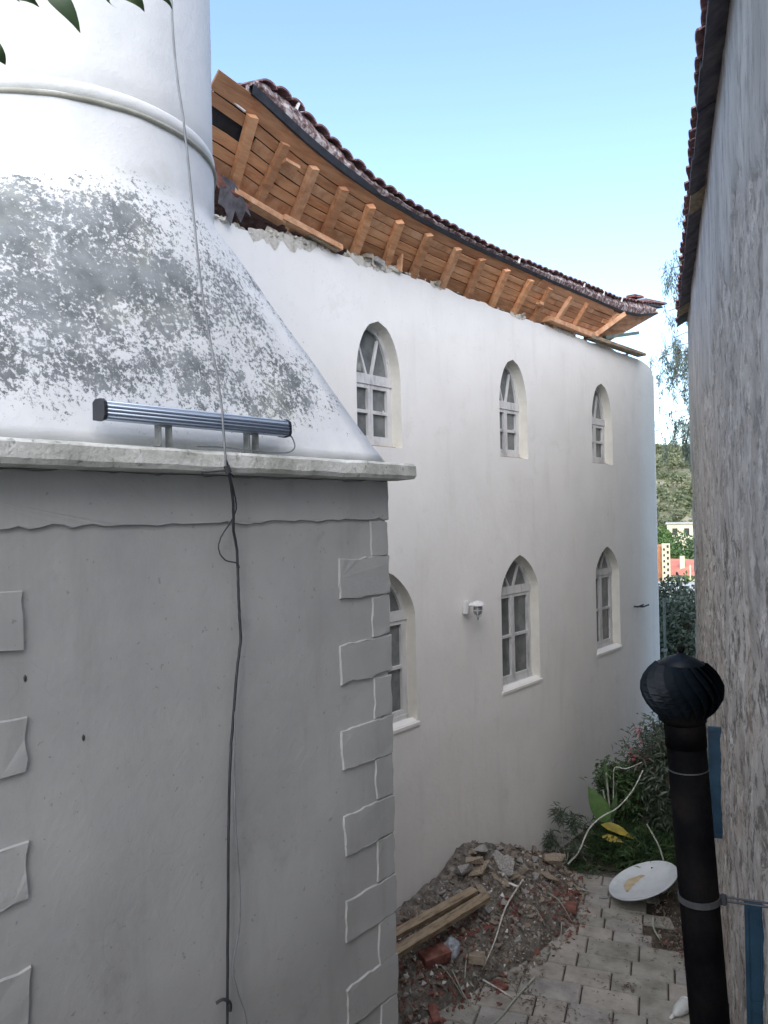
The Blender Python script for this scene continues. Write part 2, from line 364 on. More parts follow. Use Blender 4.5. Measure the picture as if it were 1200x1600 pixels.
tagit(pyd('ground', V, Fc, hill_m, smooth=True), 'scrubby ground that falls to the valley and climbs the hill', kind='structure')
# courtyard bed below the paving
bm = bmesh.new(); bx(bm, -5.2, 1.5, 1.0, 15.5, G-.3, G-.032)
court = tagit(part('courtyard', bm, soil_m), 'earth bed of the narrow courtyard under its paving', kind='structure')
# paving stones, in rows square to the neighbour's wall
bm = bmesh.new(); bx(bm, -5.0, 1.2, 2.0, 12.4, G-.030, G-.028); paving = tagit(part('paving', bm, soil_m), 'worn rectangular stone paving of the courtyard', kind='structure')
def tile_poly(poly, parent, mt):
    """clip a tile against the white wall, then build it as a slightly uneven slab"""
    out = []
    for (p, q) in zip(poly, poly[1:]+poly[:1]):
        ip, iq = p.x > -4.97, q.x > -4.97
        if ip: out.append(p)
        if ip != iq: out.append(p.lerp(q, (-4.97-p.x)/(q.x-p.x)))
    if len(out) < 3: return
    c = sum(out, Vector())/len(out)
    bm = bmesh.new(); dz = random.uniform(-.004, .005); tx, ty = random.uniform(-.012, .012), random.uniform(-.012, .012)
    top = []; edge = []; low = []
    for p in out:
        d = p-c
        hz = G+dz+d.x*tx+d.y*ty
        top.append(bm.verts.new((c.x+d.x*.955, c.y+d.y*.955, hz))); edge.append(bm.verts.new((p.x, p.y, hz-.012))); low.append(bm.verts.new((p.x, p.y, G-.027)))
    bm.faces.new(top); n = len(out)
    for i in range(n):
        j = (i+1) % n
        bm.faces.new((top[i], top[j], edge[j], edge[i])); bm.faces.new((edge[i], edge[j], low[j], low[i]))
    part('paving_stone', bm, mt, parent)
v = 4.2; cnt = 0; rnd = random.Random(5)
while v < 12.0:
    dep = rnd.choice([.235, .31, .31, .33, .27]); w = -4.9 + rnd.uniform(0, .3)
    while w < .60:
        ln = rnd.choice([.38, .42, .54, .30, .46, .6])
        a, b, c2, d2 = [RT*x + U*y for x, y in ((w+.007, v+.007), (w+ln-.007, v+.007), (w+ln-.007, v+dep-.007), (w+.007, v+dep-.007))]
        cen = (a+c2)/2
        vm = v+dep/2; wm = w+ln/2
        if cen.x > -5.1 and 5.2 < cen.y and vm < 10.42 and wm < (.30 if vm < 8.5 else .0 if vm < 9.5 else -.2) and cnt < 290:
            tile_poly([a, b, c2, d2], paving, rnd.choice(pave_ms)); cnt += 1
        w += ln
    v += dep

# ------------------------------------------------------------------ white building
mosque = thing('white_building', (-10, 8.6, G), 'white plastered two-storey building with pointed-arch windows and a broken timber eave', 'building')
TOP = [(3.0, 7.60), (4.0, 7.60), (4.4, 7.60), (4.8, 7.66), (5.4, 7.70), (5.75, 7.71), (6.25, 7.73), (6.7, 7.73), (7.3, 7.74), (8.2, 7.73), (8.8, 7.73), (9.6, 7.75), (10.6, 7.75), (11.8, 7.76), (12.7, 7.77), (13.3, 7.76), (13.6, 7.70), (13.75, 7.55)]
# y0, y1, sill, spring, apex, pointedness, frame recess
WINS = [('upper', 5.68, 6.385, 5.86, 6.53, 7.14, 2.0), ('upper', 8.39, 9.10, 5.87, 6.53, 7.14, 1.9), ('upper', 11.11, 11.87, 5.90, 6.55, 7.16, 1.9),
        ('lower', 5.60, 6.56, 2.95, 4.05, 4.58, 1.85), ('lower', 8.335, 9.31, 2.93, 4.12, 4.61, 1.75), ('lower', 11.13, 12.03, 2.98, 4.16, 4.60, 1.75)]
def arch(y0, y1, zs, zp, za, p, n=12):
    w = (y1-y0)/2; c = (y0+y1)/2; q_ = .52 if zs > 4 else .74
    pts = [(y0, zs), (y1, zs)]
    for i in range(n+1):
        t = i/n; pts.append((c + w*(1-t**p)**q_, zp+(za-zp)*t))
    for i in range(n-1, -1, -1):
        t = i/n; pts.append((c - w*(1-t**p)**q_, zp+(za-zp)*t))
    return pts
outer = [(3.0, G-.2), (13.75, G-.2)]
yy = 13.75; tops = []
while yy > 3.0:
    jag = 0.012*fbm(yy*9, 1.7) + .02*fbm(yy*2.3, 5)
    if yy < 5.6: jag *= 1.8
    tops.append((yy, lerp_tab(TOP, yy)+jag)); yy -= .05 if yy < 13.4 else .07
tops.append((3.0, 7.6)); outer += tops
bm = bmesh.new()
loops = [outer]+[arch(*w[1:]) for w in WINS]
pv = [Vector((a, b, 0)) for l in loops for a, b in l]
tris = tessellate_polygon([[Vector((a, b, 0)) for a, b in l] for l in loops])
fv = [bm.verts.new((-5.0, p.x, p.y)) for p in pv]
for t in tris:
    try: bm.faces.new([fv[i] for i in t])
    except ValueError: pass
i0 = 0
for li, l in enumerate(loops):
    n = len(l); fr = fv[i0:i0+n]; dep = .42 if li == 0 else .30
    # a soft plaster arris round each opening
    bk = [bm.verts.new((-5.0-dep, v.co.y, v.co.z)) for v in fr]
    for i in range(n):
        f = bm.faces.new((fr[i], fr[(i+1) % n], bk[(i+1) % n], bk[i]))
        if li > 0: f.material_index = 1
        elif i >= 2: f.material_index = 2
    i0 += n
wall = part('wall', bm, [plaster, reveal_m, broken_m], mosque)
# rounded far corner and the other walls
bm = bmesh.new(); prof = []
for k in range(9):
    t = R(90*k/8); prof.append((-5.15+.15*math.cos(t), 13.75+.15*math.sin(t)))
lo = [bm.verts.new((x, y, G-.2)) for x, y in prof]
hi = [bm.verts.new((x, y, 7.55+.05*math.sin(R(90*k/8)*2)-.03*k/8)) for k, (x, y) in enumerate(prof)]
for k in range(8): bm.faces.new((lo[k], lo[k+1], hi[k+1], hi[k]))
bm.faces.new(hi+[bm.verts.new((-5.15, 13.7, 7.56))])
part('wall', bm, plaster, mosque, smooth=True)
bm = bmesh.new(); bx(bm, -15, -5.152, 13.55, 13.897, G-.2, 7.5); part('wall', bm, plaster, mosque)
bm = bmesh.new(); bx(bm, -15, -5.43, 3.0, 3.35, G-.2, 7.5); part('wall', bm, plaster, mosque)
bm = bmesh.new(); bx(bm, -15.35, -15.003, 3.0, 13.9, G-.2, 7.5); part('wall', bm, plaster, mosque)
# ragged broken mortar along the wall head
V = []; Fc = []
bm = bmesh.new()
for i in range(190):
    y = random.choice([random.uniform(3.9, 5.4), random.uniform(5.6, 6.7), random.uniform(4, 12.6)])
    z = lerp_tab(TOP, y); s = random.uniform(.012, .034)*(1.4 if y < 6.4 else .8)
    mtx = Matrix.Translation((-5.0-random.uniform(.005, .10), y, z+random.uniform(-.01, .03))) @ Matrix.Rotation(random.uniform(0, 6), 4, rvec().normalized()) @ Matrix.Diagonal((1.5, .9, .5, 1))
    r = bmesh.ops.create_icosphere(bm, subdivisions=1, radius=s, matrix=mtx)
    for v in r['verts']: v.co += rvec(s*.28)
for (ya_, yb2, dp0) in ((4.32, 5.15, .11), (5.62, 6.35, .07), (6.95, 7.2, .04), (8.7, 9.1, .03), (9.9, 10.6, .025), (11.3, 11.9, .025)):
    n = int((yb2-ya_)/.03); up_ = []; lo_ = []
    for i in range(n+1):
        y = ya_+(yb2-ya_)*i/n; e_ = max(0.0, math.sin(math.pi*i/n))**.5; tz_ = lerp_tab(TOP, y)
        up_.append(bm.verts.new((-4.99+.006*fbm(y*20, 1), y, tz_+.03+.02*fbm(y*14, 3)))); lo_.append(bm.verts.new((-4.997, y, tz_-.01-dp0*e_*(.7+.9*fbm(y*9, 7)))))
    for i in range(n): bm.faces.new((up_[i], up_[i+1], lo_[i+1], lo_[i]))
tagit(part('broken_mortar', bm, broken_m, mosque), kind='stuff')
# inner dark floor between the storeys and ceiling, so the rooms are rooms
bm = bmesh.new(); bx(bm, -15, -5.43, 3.36, 13.5, 5.0, 5.3); part('floor_slab', bm, pale_m, mosque)

def window(y0, y1, zs, zp, za, p, net=False):
    X0 = -5.13; c = (y0+y1)/2; w = (y1-y0)/2; tz = zp-.02
    zb = zs + .045
    bm = bmesh.new()
    def yb(a, b, z0, z1, x0=X0-.05, x1=X0): bx(bm, x0, x1, a, b, z0, z1, .001)
    yb(y0, y0+.045, zb, tz); yb(y1-.045, y1, zb, tz)
    yb(y0, y1, zb-.055, zb+.02, X0-.06, X0+.012)
    yb(y0, y1, tz, tz+.10, X0-.055, X0+.014)
    # arched head
    pts = arch(y0, y1, zs, zp, za, p)[2:]
    k = .86; ic = (c, zp+.10)
    prev = None
    for (a, b) in pts:
        ia, ib = c+(a-c)*k, zp+.04+(b-zp-.04)*.90
        cur = [bm.verts.new(q) for q in ((X0, a, b), (X0, ia, ib), (X0-.05, ia, ib), (X0-.05, a, b))]
        if prev:
            for q in range(3): bm.faces.new((prev[q], cur[q], cur[q+1], prev[q+1]))
        prev = cur
    h = za-zp
    bar(bm, (X0-.02, c-.12*w, tz+.10), (X0-.02, c-.50*w, zp+h*.70), .024, .03, (1, 0, 0))
    bar(bm, (X0-.02, c+.12*w, tz+.10), (X0-.02, c+.42*w, zp+h*.74), .028, .03, (1, 0, 0))
    fr = part('window', bm, frame_m, mosque)
    # two casements, each with a rail and two panes
    for s in (0, 1):
        a, b = (y0+.047, c-.002) if s == 0 else (c+.002, y1-.047)
        za0, zb0 = zb+.022, tz-.004
        mid = (za0+zb0)/2+.01
        bm = bmesh.new(); x0, x1 = X0-.045, X0+.006
        st = .036 if y1-y0 < .8 else .042
        bx(bm, x0, x1, a, a+st, za0, zb0, .0008); bx(bm, x0, x1, b-st, b, za0, zb0, .0008)
        for q0, q1 in ((za0, za0+.05), (mid-.017, mid+.017), (zb0-.04, zb0)): bx(bm, x0+.004, x1-.003, a+st, b-st, q0, q1, .0008)
        part('casement', bm, frame_m, fr)
        for q0, q1 in ((za0+.05, mid-.017), (mid+.017, zb0-.04)):
            bm = bmesh.new(); bx(bm, X0-.034, X0-.029, a+st, b-st, q0, q1); part('pane', bm, glass_m, fr)
    bm = bmesh.new(); pts2 = [(c+(a-c)*.9, zp+.04+(b-zp-.04)*.93) for a, b in pts]
    f1 = [bm.verts.new((X0-.03, a, b)) for a, b in pts2]; f2 = [bm.verts.new((X0-.035, a, b)) for a, b in pts2]
    bm.faces.new(f1); bm.faces.new(f2[::-1])
    for i in range(len(f1)): bm.faces.new((f1[i], f1[(i+1) % len(f1)], f2[(i+1) % len(f1)], f2[i]))
    part('pane', bm, glass_m, fr)
    # sill: sloping mortar bed
    bm = bmesh.new()
    vs = [bm.verts.new(q) for q in ((-5.07, y0, zs+.03), (-5.07, y1, zs+.03), (-4.985, y1+.03, zs-.012), (-4.985, y0-.03, zs-.012),
                                    (-5.07, y0, zs-.03), (-5.07, y1, zs-.03), (-4.985, y1+.03, zs-.045), (-4.985, y0-.03, zs-.045))]
    for q in ((0, 3, 2, 1), (3, 7, 6, 2), (4, 5, 6, 7), (0, 4, 7, 3), (1, 2, 6, 5), (0, 1, 5, 4)): bm.faces.new([vs[i] for i in q])
    if zs < 4: part('sill', bm, plaster, fr)
    else: bm.free()
    bm = bmesh.new(); bx(bm, X0+.0, X0+.05, y0+.01, y1-.005, zs+.002, zs+.018, .003); part('sill_board', bm, woodb_m if zs > 4 else frame_m, fr)
    # nail heads / tape dots on the panes
    if zs > 4:
        for (a, b) in ((c+.06, tz-.07), (y1-.11, (zb+tz)/2+.05), (c+.06, (zb+tz)/2-.06), (c+.06, zb+.1), (y0+.09, tz-.07)):
            bm = bmesh.new(); bmesh.ops.create_icosphere(bm, subdivisions=1, radius=.009, matrix=Matrix.Translation((X0-.027, a, b)))
            part('pane_clip', bm, strip_m, fr)
    if net:
        bm = bmesh.new(); n = 5; g = [[bm.verts.new((X0-.026+random.uniform(-.001, .001), y0+.09+.20*i/n*(1+.2*j/n), zp+.11+.33*j/n*(1-.12*i))) for i in range(n)] for j in range(n)]
        for j in range(n-1):
            for i in range(n-1): bm.faces.new((g[j][i], g[j][i+1], g[j+1][i+1], g[j+1][i]))
        part('torn_sheet', bm, net_m, fr)
    return fr
for i, wd in enumerate(WINS): window(*wd[1:], net=(i in (0, 1)))

# ---- roof: the timber soffit climbs outwards from the wall head to a sagging eave line
EX = lambda y: -4.5 - .35*(y-3.9)/9.4
ZB = [(3.2, 8.52), (3.65, 8.47), (3.94, 8.44), (4.58, 8.275), (5.0, 8.20), (5.53, 8.14), (6.3, 8.115), (7.2, 8.12), (8.2, 8.155), (9.25, 8.19), (10.5, 8.245), (11.8, 8.30), (12.7, 8.42), (13.6, 8.62), (13.9, 8.68)]
ZI = [(3.2, 8.02), (4.2, 7.93), (4.5, 7.84), (5.0, 7.80), (6.7, 7.77), (8.5, 7.775), (9.9, 7.80), (11.2, 7.84), (12.0, 7.90), (13.9, 8.05)]
ZT = [(3.9, 8.60), (4.36, 8.585), (4.74, 8.47), (5.16, 8.355), (5.54, 8.285), (6.05, 8.25), (6.75, 8.235), (7.57, 8.245), (8.2, 8.27), (9.07, 8.335), (10.1, 8.42), (11.56, 8.50), (12.74, 8.68), (13.58, 8.83)]
def soff(y, t, off=0.0):
    """t=0 at the outer edge, 1 at the wall head; off pushes down and outwards, square to the soffit"""
    xo, zo = EX(y), smooth_tab(ZB, y, .15); xi, zi = -5.03, smooth_tab(ZI, y, .15)
    v = Vector((xi-xo, 0, zi-zo)); n = Vector((-v.z, 0, v.x)).normalized()   # points up and inwards or down and outwards
    if n.z > 0: n = -n
    return Vector((xo + v.x*t, y, zo + v.z*t)) + n*off
# deck over the whole building
bm = bmesh.new(); ys = [3.3+.3*i for i in range(36)]
e = [bm.verts.new((EX(y)-.02 if y > 4.0 else EX(y)-.02-(4.0-y)*1.2, y, smooth_tab(ZB, y)+.03)) for y in ys]
rd = [bm.verts.new((-10, min(max(y, 7.0), 10.5), 10.3)) for y in ys]
be = [bm.verts.new((-15.6, y, 8.2)) for y in ys]
for i in range(len(ys)-1):
    bm.faces.new((e[i], e[i+1], rd[i+1], rd[i])) if (rd[i].co-rd[i+1].co).length > 1e-5 else bm.faces.new((e[i], e[i+1], rd[i]))
    bm.faces.new((rd[i], rd[i+1], be[i+1], be[i])) if (rd[i].co-rd[i+1].co).length > 1e-5 else bm.faces.new((rd[i], be[i+1], be[i]))
bm.faces.new((e[0], rd[0], be[0])); bm.faces.new((e[-1], be[-1], rd[-1]))
roof = part('roof', bm, tile_m, mosque)
def sboard(y0, y1, t0, t1, off, th=.018, mt=None, name='soffit_board'):
    bm = bmesh.new(); n = max(2, int((y1-y0)/.3)+1); prev = None
    tl = random.uniform(-.012, .008); o1 = off+tl
    for i in range(n):
        y = y0+(y1-y0)*i/(n-1)
        cur = [bm.verts.new(soff(y, t0, o1)), bm.verts.new(soff(y, t1, o1-.006)), bm.verts.new(soff(y, t1, o1-.006-th)), bm.verts.new(soff(y, t0, o1-th))]
        if prev:
            for q in range(4): bm.faces.new((prev[q], cur[q], cur[(q+1) % 4], prev[(q+1) % 4]))
        else: bm.faces.new(cur[::-1])
        prev = cur
    bm.faces.new(prev)
    return part(name, bm, mt or random.choice([wood_m, wood2_m, wood3_m]), roof)
rows = [(0.0, .20), (.214, .338), (.352, .49), (.503, .635), (.65, .775), (.79, 1.04)]
rb = random.Random(11)
for k, (t0, t1) in enumerate(rows):
    y = (3.64, 3.46, 3.3, 3.3, 3.3, 3.3)[k]
    lim = 12.05-.8*(t0+t1)/2
    while y < lim-.3:
        ln = rb.uniform(1.4, 2.6) if k else rb.uniform(2.0, 3.0)
        y1 = min(y+ln, lim)
        gap0 = 0.004
        if k == 2 and y < 3.6: y = 4.17; y1 = y+1.9                    # a board is missing here
        if k == 4 and 8.0 < y < 9.2: y += .22
        if y1-y > .3: sboard(y, y1-gap0, t0+rb.uniform(-.004, .004), t1, .0)
        y = y1
bm = bmesh.new(); tmp = [soff(3.3+.5*i, .02, -.035) for i in range(18)]; tmp2 = [soff(3.3+.5*i, 1.05, -.035) for i in range(18)]
tmp[0] = soff(3.64, .3, -.035); tmp2[0] = soff(3.3, 1.05, -.035)
a = [bm.verts.new(q) for q in tmp]; b = [bm.verts.new(q) for q in tmp2]
for i in range(17): bm.faces.new((a[i], a[i+1], b[i+1], b[i]))
part('underlay', bm, black_m, roof)
RAFT = [(4.03, 4.18), (4.386, 4.433), (4.733, 4.856), (5.115, 5.264), (5.51, 5.72), (5.957, 6.20), (6.441, 6.66), (7.00, 7.20), (7.515, 7.73), (8.093, 8.28), (8.725, 8.82), (9.285, 9.33), (9.969, 9.90), (10.53, 10.48)]
for i, (yo, yi) in enumerate(RAFT):
    bm = bmesh.new()
    t0 = .17 if i < 6 else .13
    a = soff(yo, t0, .03); b = soff(yi, 1.06, .03)
    n = (soff(yo, .5, 1)-soff(yo, .5, 0)).normalized()
    bar(bm, a, b, .082+random.uniform(-.006, .006), .06, n, .005); part('rafter', bm, (wood_m, wood3_m, wood2_m, wood3_m, wood_m)[i % 5], roof)
bm = bmesh.new(); bar(bm, soff(12.0, .05, .035)+Vector((0, -.1, 0)), soff(11.15, 1.0, .035), .09, .07, (0, -.5, -1), .004); part('hip_rafter', bm, wood2_m, roof)
# offcuts nailed under the rafters
for yo, t, dy, dz in ((4.42, .33, .16, -.01), (9.15, .55, .10, .0)):
    bm = bmesh.new(); a = soff(yo, t, .065); bar(bm, a, a+Vector((.0, dy, dz)), .06, .03, (0, 0, 1), .004); part('offcut', bm, wood2_m, roof)
bm = bmesh.new(); bar(bm, (-4.97, 6.36, 7.72), (-4.93, 6.34, 7.93), .055, .03, (0, 1, 0), .006); part('offcut', bm, wood2_m, roof)
# the return of the eave at the far corner
A, B, C_, D_ = Vector((-5.03, 11.25, 7.86)), Vector((-4.80, 11.7, 8.27)), Vector((-4.88, 13.75, 8.70)), Vector((-5.08, 11.75, 7.84))
for k in range(5):
    t0, t1 = k/5, (k+.93)/5
    bm = bmesh.new()
    q = [A.lerp(B, t0), D_.lerp(C_, t0), D_.lerp(C_, t1), A.lerp(B, t1)]
    dn = Vector((.01, 0, -.02)); v0 = [bm.verts.new(x+dn) for x in q]; v1 = [bm.verts.new(x-dn) for x in q]
    bm.faces.new(v0); bm.faces.new(v1[::-1])
    for i in range(4): bm.faces.new((v0[i], v0[(i+1) % 4], v1[(i+1) % 4], v1[i]))
    part('soffit_board', bm, wood3_m, roof)
# wall plate pieces left on the broken wall head
for pts, w, h, mt_ in (([(-4.97, 4.12, 7.86), (-4.97, 4.7, 7.77)], .10, .045, wood2_m), ([(-4.95, 4.66, 7.795), (-4.96, 5.42, 7.715)], .10, .05, wood2_m),
                       ([(-4.98, 5.0, 7.745), (-4.99, 5.4, 7.70)], .12, .03, woodb_m),
                       ([(-4.96, 9.62, 7.82), (-4.96, 11.1, 7.83)], .12, .06, wood2_m), ([(-4.96, 10.95, 7.80), (-4.93, 13.05, 7.83)], .14, .05, woodb_m),
                       ([(-5.0, 11.6, 7.90), (-4.75, 12.35, 8.06)], .12, .05, green_m)):
    bm = bmesh.new(); bar(bm, pts[0], pts[1], w, h, (0, 0, 1), .008); part('wall_plate', bm, mt_, roof)
# broken tile ends and rubble at the near corner of the wall head
for (y, z, dy, dz, s, mt_) in ((3.98, 7.93, .10, -.16, .11, red_m), (4.08, 7.86, .16, -.08, .09, red_m), (4.22, 7.80, .14, -.05, .08, red_m), (5.3, 7.73, .1, -.02, .06, red_m), (5.08, 7.78, -.03, .07, .05, wood2_m),
                               (5.85, 7.76, .10, .02, .08, stone_ms[1]), (6.02, 7.75, .14, -.02, .09, stone_ms[0]), (7.05, 7.76, .06, .03, .05, stone_ms[1]), (9.0, 7.77, .04, .04, .04, stone_ms[1])):
    bm = bmesh.new(); bar(bm, (-4.98, y-dy/2, z-dz/2), (-4.97, y+dy/2, z+dz/2), s, s*.45, (.3, 0, 1), .012); part('broken_tile', bm, mt_, roof)
# torn dark membrane hanging at the near corner
bm = bmesh.new(); pr = [(4.0, 7.95), (4.12, 7.92), (4.24, 7.80), (4.30, 7.69), (4.235, 7.72), (4.20, 7.62), (4.14, 7.70), (4.09, 7.56), (4.03, 7.68), (3.95, 7.70)]
f1 = [bm.verts.new((-4.93+random.uniform(-.015, .015), y, z)) for y, z in pr]; f2 = [bm.verts.new((v.co.x-.008, v.co.y, v.co.z)) for v in f1]
bm.faces.new(f1); bm.faces.new(f2[::-1])
for i in range(len(f1)): bm.faces.new((f1[i], f1[(i+1) % len(f1)], f2[(i+1) % len(f1)], f2[i]))
part('torn_membrane', bm, mat('torn_felt', [(.05, .045, .05), (.14, .13, .14)], 8, 4, .8), roof)
# black drip edge
bm = bmesh.new(); prev = None; y = 3.95
while y <= 13.6:
    z = smooth_tab(ZB, y, .15); zt = z + lerp_tab([(3.95, .065), (5.3, .05), (5.6, .025), (8, .022), (13.6, .03)], y)
    if 5.50 < y < 5.62: zt = z+.01
    cur = [bm.verts.new((EX(y)+dx, y, q)) for dx, q in ((.012, z-.004), (.03, zt), (-.02, zt), (-.02, z-.004))]
    if prev:
        for q in range(4): bm.faces.new((prev[q], cur[q], cur[(q+1) % 4], prev[(q+1) % 4]))
    prev = cur; y += .1
part('drip_edge', bm, black_m, roof)
# mortar bed under the tiles
bm = bmesh.new(); prev = None; y = 4.0
while y <= 13.5:
    z0 = smooth_tab(ZB, y, .15)+.022; z1 = smooth_tab(ZT, y, .1)-.035
    if z1 < z0+.02: z1 = z0+.02
    j = [random.uniform(-.012, .012) for _ in range(4)]
    cur = [bm.verts.new((EX(y)+dx+q*.8, y, z+q*.5)) for (dx, z), q in zip(((.0, z0), (.035, (z0+z1)/2), (.005, z1), (-.12, z1), (-.12, z0)), j+[0])]
    if prev:
        for q in range(5): bm.faces.new((prev[q], cur[q], cur[(q+1) % 5], prev[(q+1) % 5]))
    else: bm.faces.new(cur)
    prev = cur; y += .045
bm.faces.new(prev); part('mortar_bed', bm, mortar_m, roof)
# clay tiles: one barrel-tile mesh, repeated along the eave in two courses
def barrel(w, ln, th=.014, n=6):
    bm = bmesh.new(); r0, r1 = w/2, w/2*.82; rings = []
    for x, r in ((0, r0), (-ln, r1)):
        ro = [bm.verts.new((x, math.cos(math.pi*k/n)*r, math.sin(math.pi*k/n)*r*.46)) for k in range(n+1)]
        ri = [bm.verts.new((x, math.cos(math.pi*k/n)*(r-th), math.sin(math.pi*k/n)*(r*.46-th))) for k in range(n+1)]
        rings.append((ro, ri))
    (a, ai), (b, bi) = rings
    for k in range(n):
        bm.faces.new((a[k], a[k+1], b[k+1], b[k])); bm.faces.new((ai[k], bi[k], bi[k+1], ai[k+1]))
        bm.faces.new((a[k], ai[k], ai[k+1], a[k+1])); bm.faces.new((b[k], b[k+1], bi[k+1], bi[k]))
    bm.faces.new((a[0], b[0], bi[0], ai[0])); bm.faces.new((a[n], ai[n], bi[n], b[n]))
    return bm
bt = part('roof_tile', barrel(.17, .38), tile_m, None)
me_t = bt.data; COL.objects.unlink(bt)
y = 4.03; ro_ = origin(roof); k = 0
while y < 13.5:
    yy = y + .08
    for c_ in (0, 1):
        o = bpy.data.objects.new('roof_tile', me_t); COL.objects.link(o); o.parent = roof
        sl = math.atan2(smooth_tab(ZT, yy+.1, .1)-smooth_tab(ZT, yy-.1, .1), .2)
        z = smooth_tab(ZT, yy, .1)-.042+c_*.075+random.uniform(-.006, .006)
        if c_ == 0: z -= .0
        o.location = Vector((EX(yy)+.05-c_*.29+random.uniform(-.012, .012), yy, z)) - ro_
        o.rotation_euler = (sl+random.uniform(-.05, .05), R(15), random.uniform(-.04, .04))
    y += .158; k += 1
# pale mortar strips between tiles
for y in (4.42, 8.28, 10.27, 11.0, 11.75):
    bm = bmesh.new(); z = smooth_tab(ZT, y, .1); bar(bm, (EX(y)+.05, y-.02, z-.09), (EX(y)+.045, y+.03, z+.004), .018, .02, (0, 1, 0)); part('mortar_strip', bm, strip_m, roof)
# lifted tiles on the far tip
for (a, b, mt_) in (((-4.86, 12.9, 8.735), (-4.86, 13.95, 8.87), tile_m), ((-4.9, 12.7, 8.66), (-4.88, 13.75, 8.77), black_m), ((-4.9, 12.75, 8.60), (-4.9, 13.5, 8.68), woodb_m), ((-4.84, 12.35, 8.69), (-4.84, 12.75, 8.74), red_m)):
    bm = bmesh.new(); bar(bm, a, b, .14, .035, (0, 0, 1), .01); part('tip_tile', bm, mt_, roof)
# roof-space sticks at the missing board
for a, b in (((-4.62, 3.75, 8.40), (-4.60, 3.97, 8.335)), ((-4.86, 3.78, 8.12), (-4.80, 3.84, 8.22))):
    bm = bmesh.new(); bar(bm, a, b, .015, .012); part('sarking_edge', bm, strip_m, roof)

# wall lamp
lx, ly, lz = -4.9, 7.53, 4.06
lamp = thing('wall_lamp', (-5, ly, lz), 'small white caged bulkhead lamp fixed to the white wall between the lower windows', 'lamp')
bm = bmesh.new(); bx(bm, -4.998, -4.93, ly-.075, ly+.0, lz-.07, lz+.085, 0, .01); part('wall_box', bm, frame_m, lamp)
bm = bmesh.new(); tube(bm, [(-4.93, ly-.03, lz+.03), (-4.87, ly+.0, lz+.06), (-4.85, ly+.03, lz+.05)], .02); part('arm', bm, frame_m, lamp)
bm = bmesh.new(); lathe(bm, [(.02, .085), (.05, .075), (.085, .045), (.088, .03), (.06, .03)], -4.85, ly+.03, 24, z0=lz); part('shade', bm, frame_m, lamp, smooth=False)
bm = bmesh.new(); lathe(bm, [(.045, .03), (.05, 0), (.045, -.06), (.02, -.085)], -4.85, ly+.03, 20, z0=lz); part('globe', bm, lampglass_m, lamp, smooth=True)
bm = bmesh.new()
for k in range(6):
    t = k*math.pi/3; tube(bm, [(-4.85+r*math.cos(t), ly+.03+r*math.sin(t), lz+z) for r, z in ((.058, .03), (.06, -.03), (.045, -.085), (.012, -.105))], .0045, 5)
tube(bm, [(-4.85+.06*math.cos(t), ly+.03+.06*math.sin(t), lz-.025) for t in [2*math.pi*k/16 for k in range(17)]], .004, 5, False)
part('cage', bm, frame_m, lamp)
bm = bmesh.new(); tube(bm, [(-4.85, ly+.03, lz-.1), (-4.85, ly+.03, lz-.14)], .008, 6); part('finial', bm, steel_m, lamp)
# iron stubs on the wall
for q, (y, z) in enumerate(((12.62, 3.545), (12.86, 3.52))):
    bm = bmesh.new(); tube(bm, [(-5.02, y, z), (-4.93, y, z), (-4.90, y+.16, z+.02)], .014, 6)
    tagit(part('iron_stub', bm, cable_m, None, (-5, y, z)), ('short black iron stub sticking from the white wall, upper one' if q == 0 else 'short black iron stub sticking from the white wall, lower one near the corner'), 'bracket')
# corner downpipe
bm = bmesh.new(); tube(bm, [(-4.97, 13.96, G), (-4.97, 13.96, 3.55)], .024, 10); 
dp = thing('drainpipe', (-5.0, 13.98, G), 'narrow grey-green drainpipe at the far corner of the white wall', 'pipe'); part('pipe', bm, green_m, dp)
bm = bmesh.new(); bx(bm, -5.02, -4.94, 13.9, 13.995, 2.6, 2.64); part('clip', bm, steel_m, dp)

# ------------------------------------------------------------------ minaret
CX, CY = -3.84, 2.10
mn = thing('minaret', (CX, CY, G), 'white minaret with square quoined base, lichen-stained pyramid and round shaft', 'minaret')
bm = bmesh.new(); bx(bm, -4.97, -2.722, .903, 3.308, G-.2, 5.345); part('base', bm, plaster2, mn)
def relief(y0, y1, z0, z1, name, jit=.013, x1=-2.710, mt_=plaster2):
    """raised plaster block with worn, wavy edges on the front face"""
    bm = bmesh.new(); n = max(2, int((y1-y0)/.04)); mz = max(2, int((z1-z0)/.04))
    ring = []
    for i in range(n): ring.append((y0+(y1-y0)*i/n, z0))
    for i in range(mz): ring.append((y1, z0+(z1-z0)*i/mz))
    for i in range(n): ring.append((y1-(y1-y0)*i/n, z1))
    for i in range(mz): ring.append((y0, z1-(z1-z0)*i/mz))
    fr = []; bk = []; cy, cz = (y0+y1)/2, (z0+z1)/2
    for (y, z) in ring:
        jy, jz = jit*fbm(y*14, z*14, y0*3), jit*fbm(y*14+9, z*14, z0*5)
        sy = -1 if y > cy else 1; sz = -1 if z > cz else 1
        fr.append(bm.verts.new((x1+random.uniform(-.0015, .0015), y+jy+sy*.004, z+jz+sz*.004))); bk.append(bm.verts.new((-2.721, y+jy, z+jz)))
    bm.faces.new(fr)
    for i in range(len(fr)): bm.faces.new((fr[i], fr[(i+1) % len(fr)], bk[(i+1) % len(fr)], bk[i]))
    return part(name, bm, mt_, mn)
relief(.90, 3.33, 5.131, 5.344, 'frieze_band')
rows_ = [4.93-.443*i for i in range(10)]
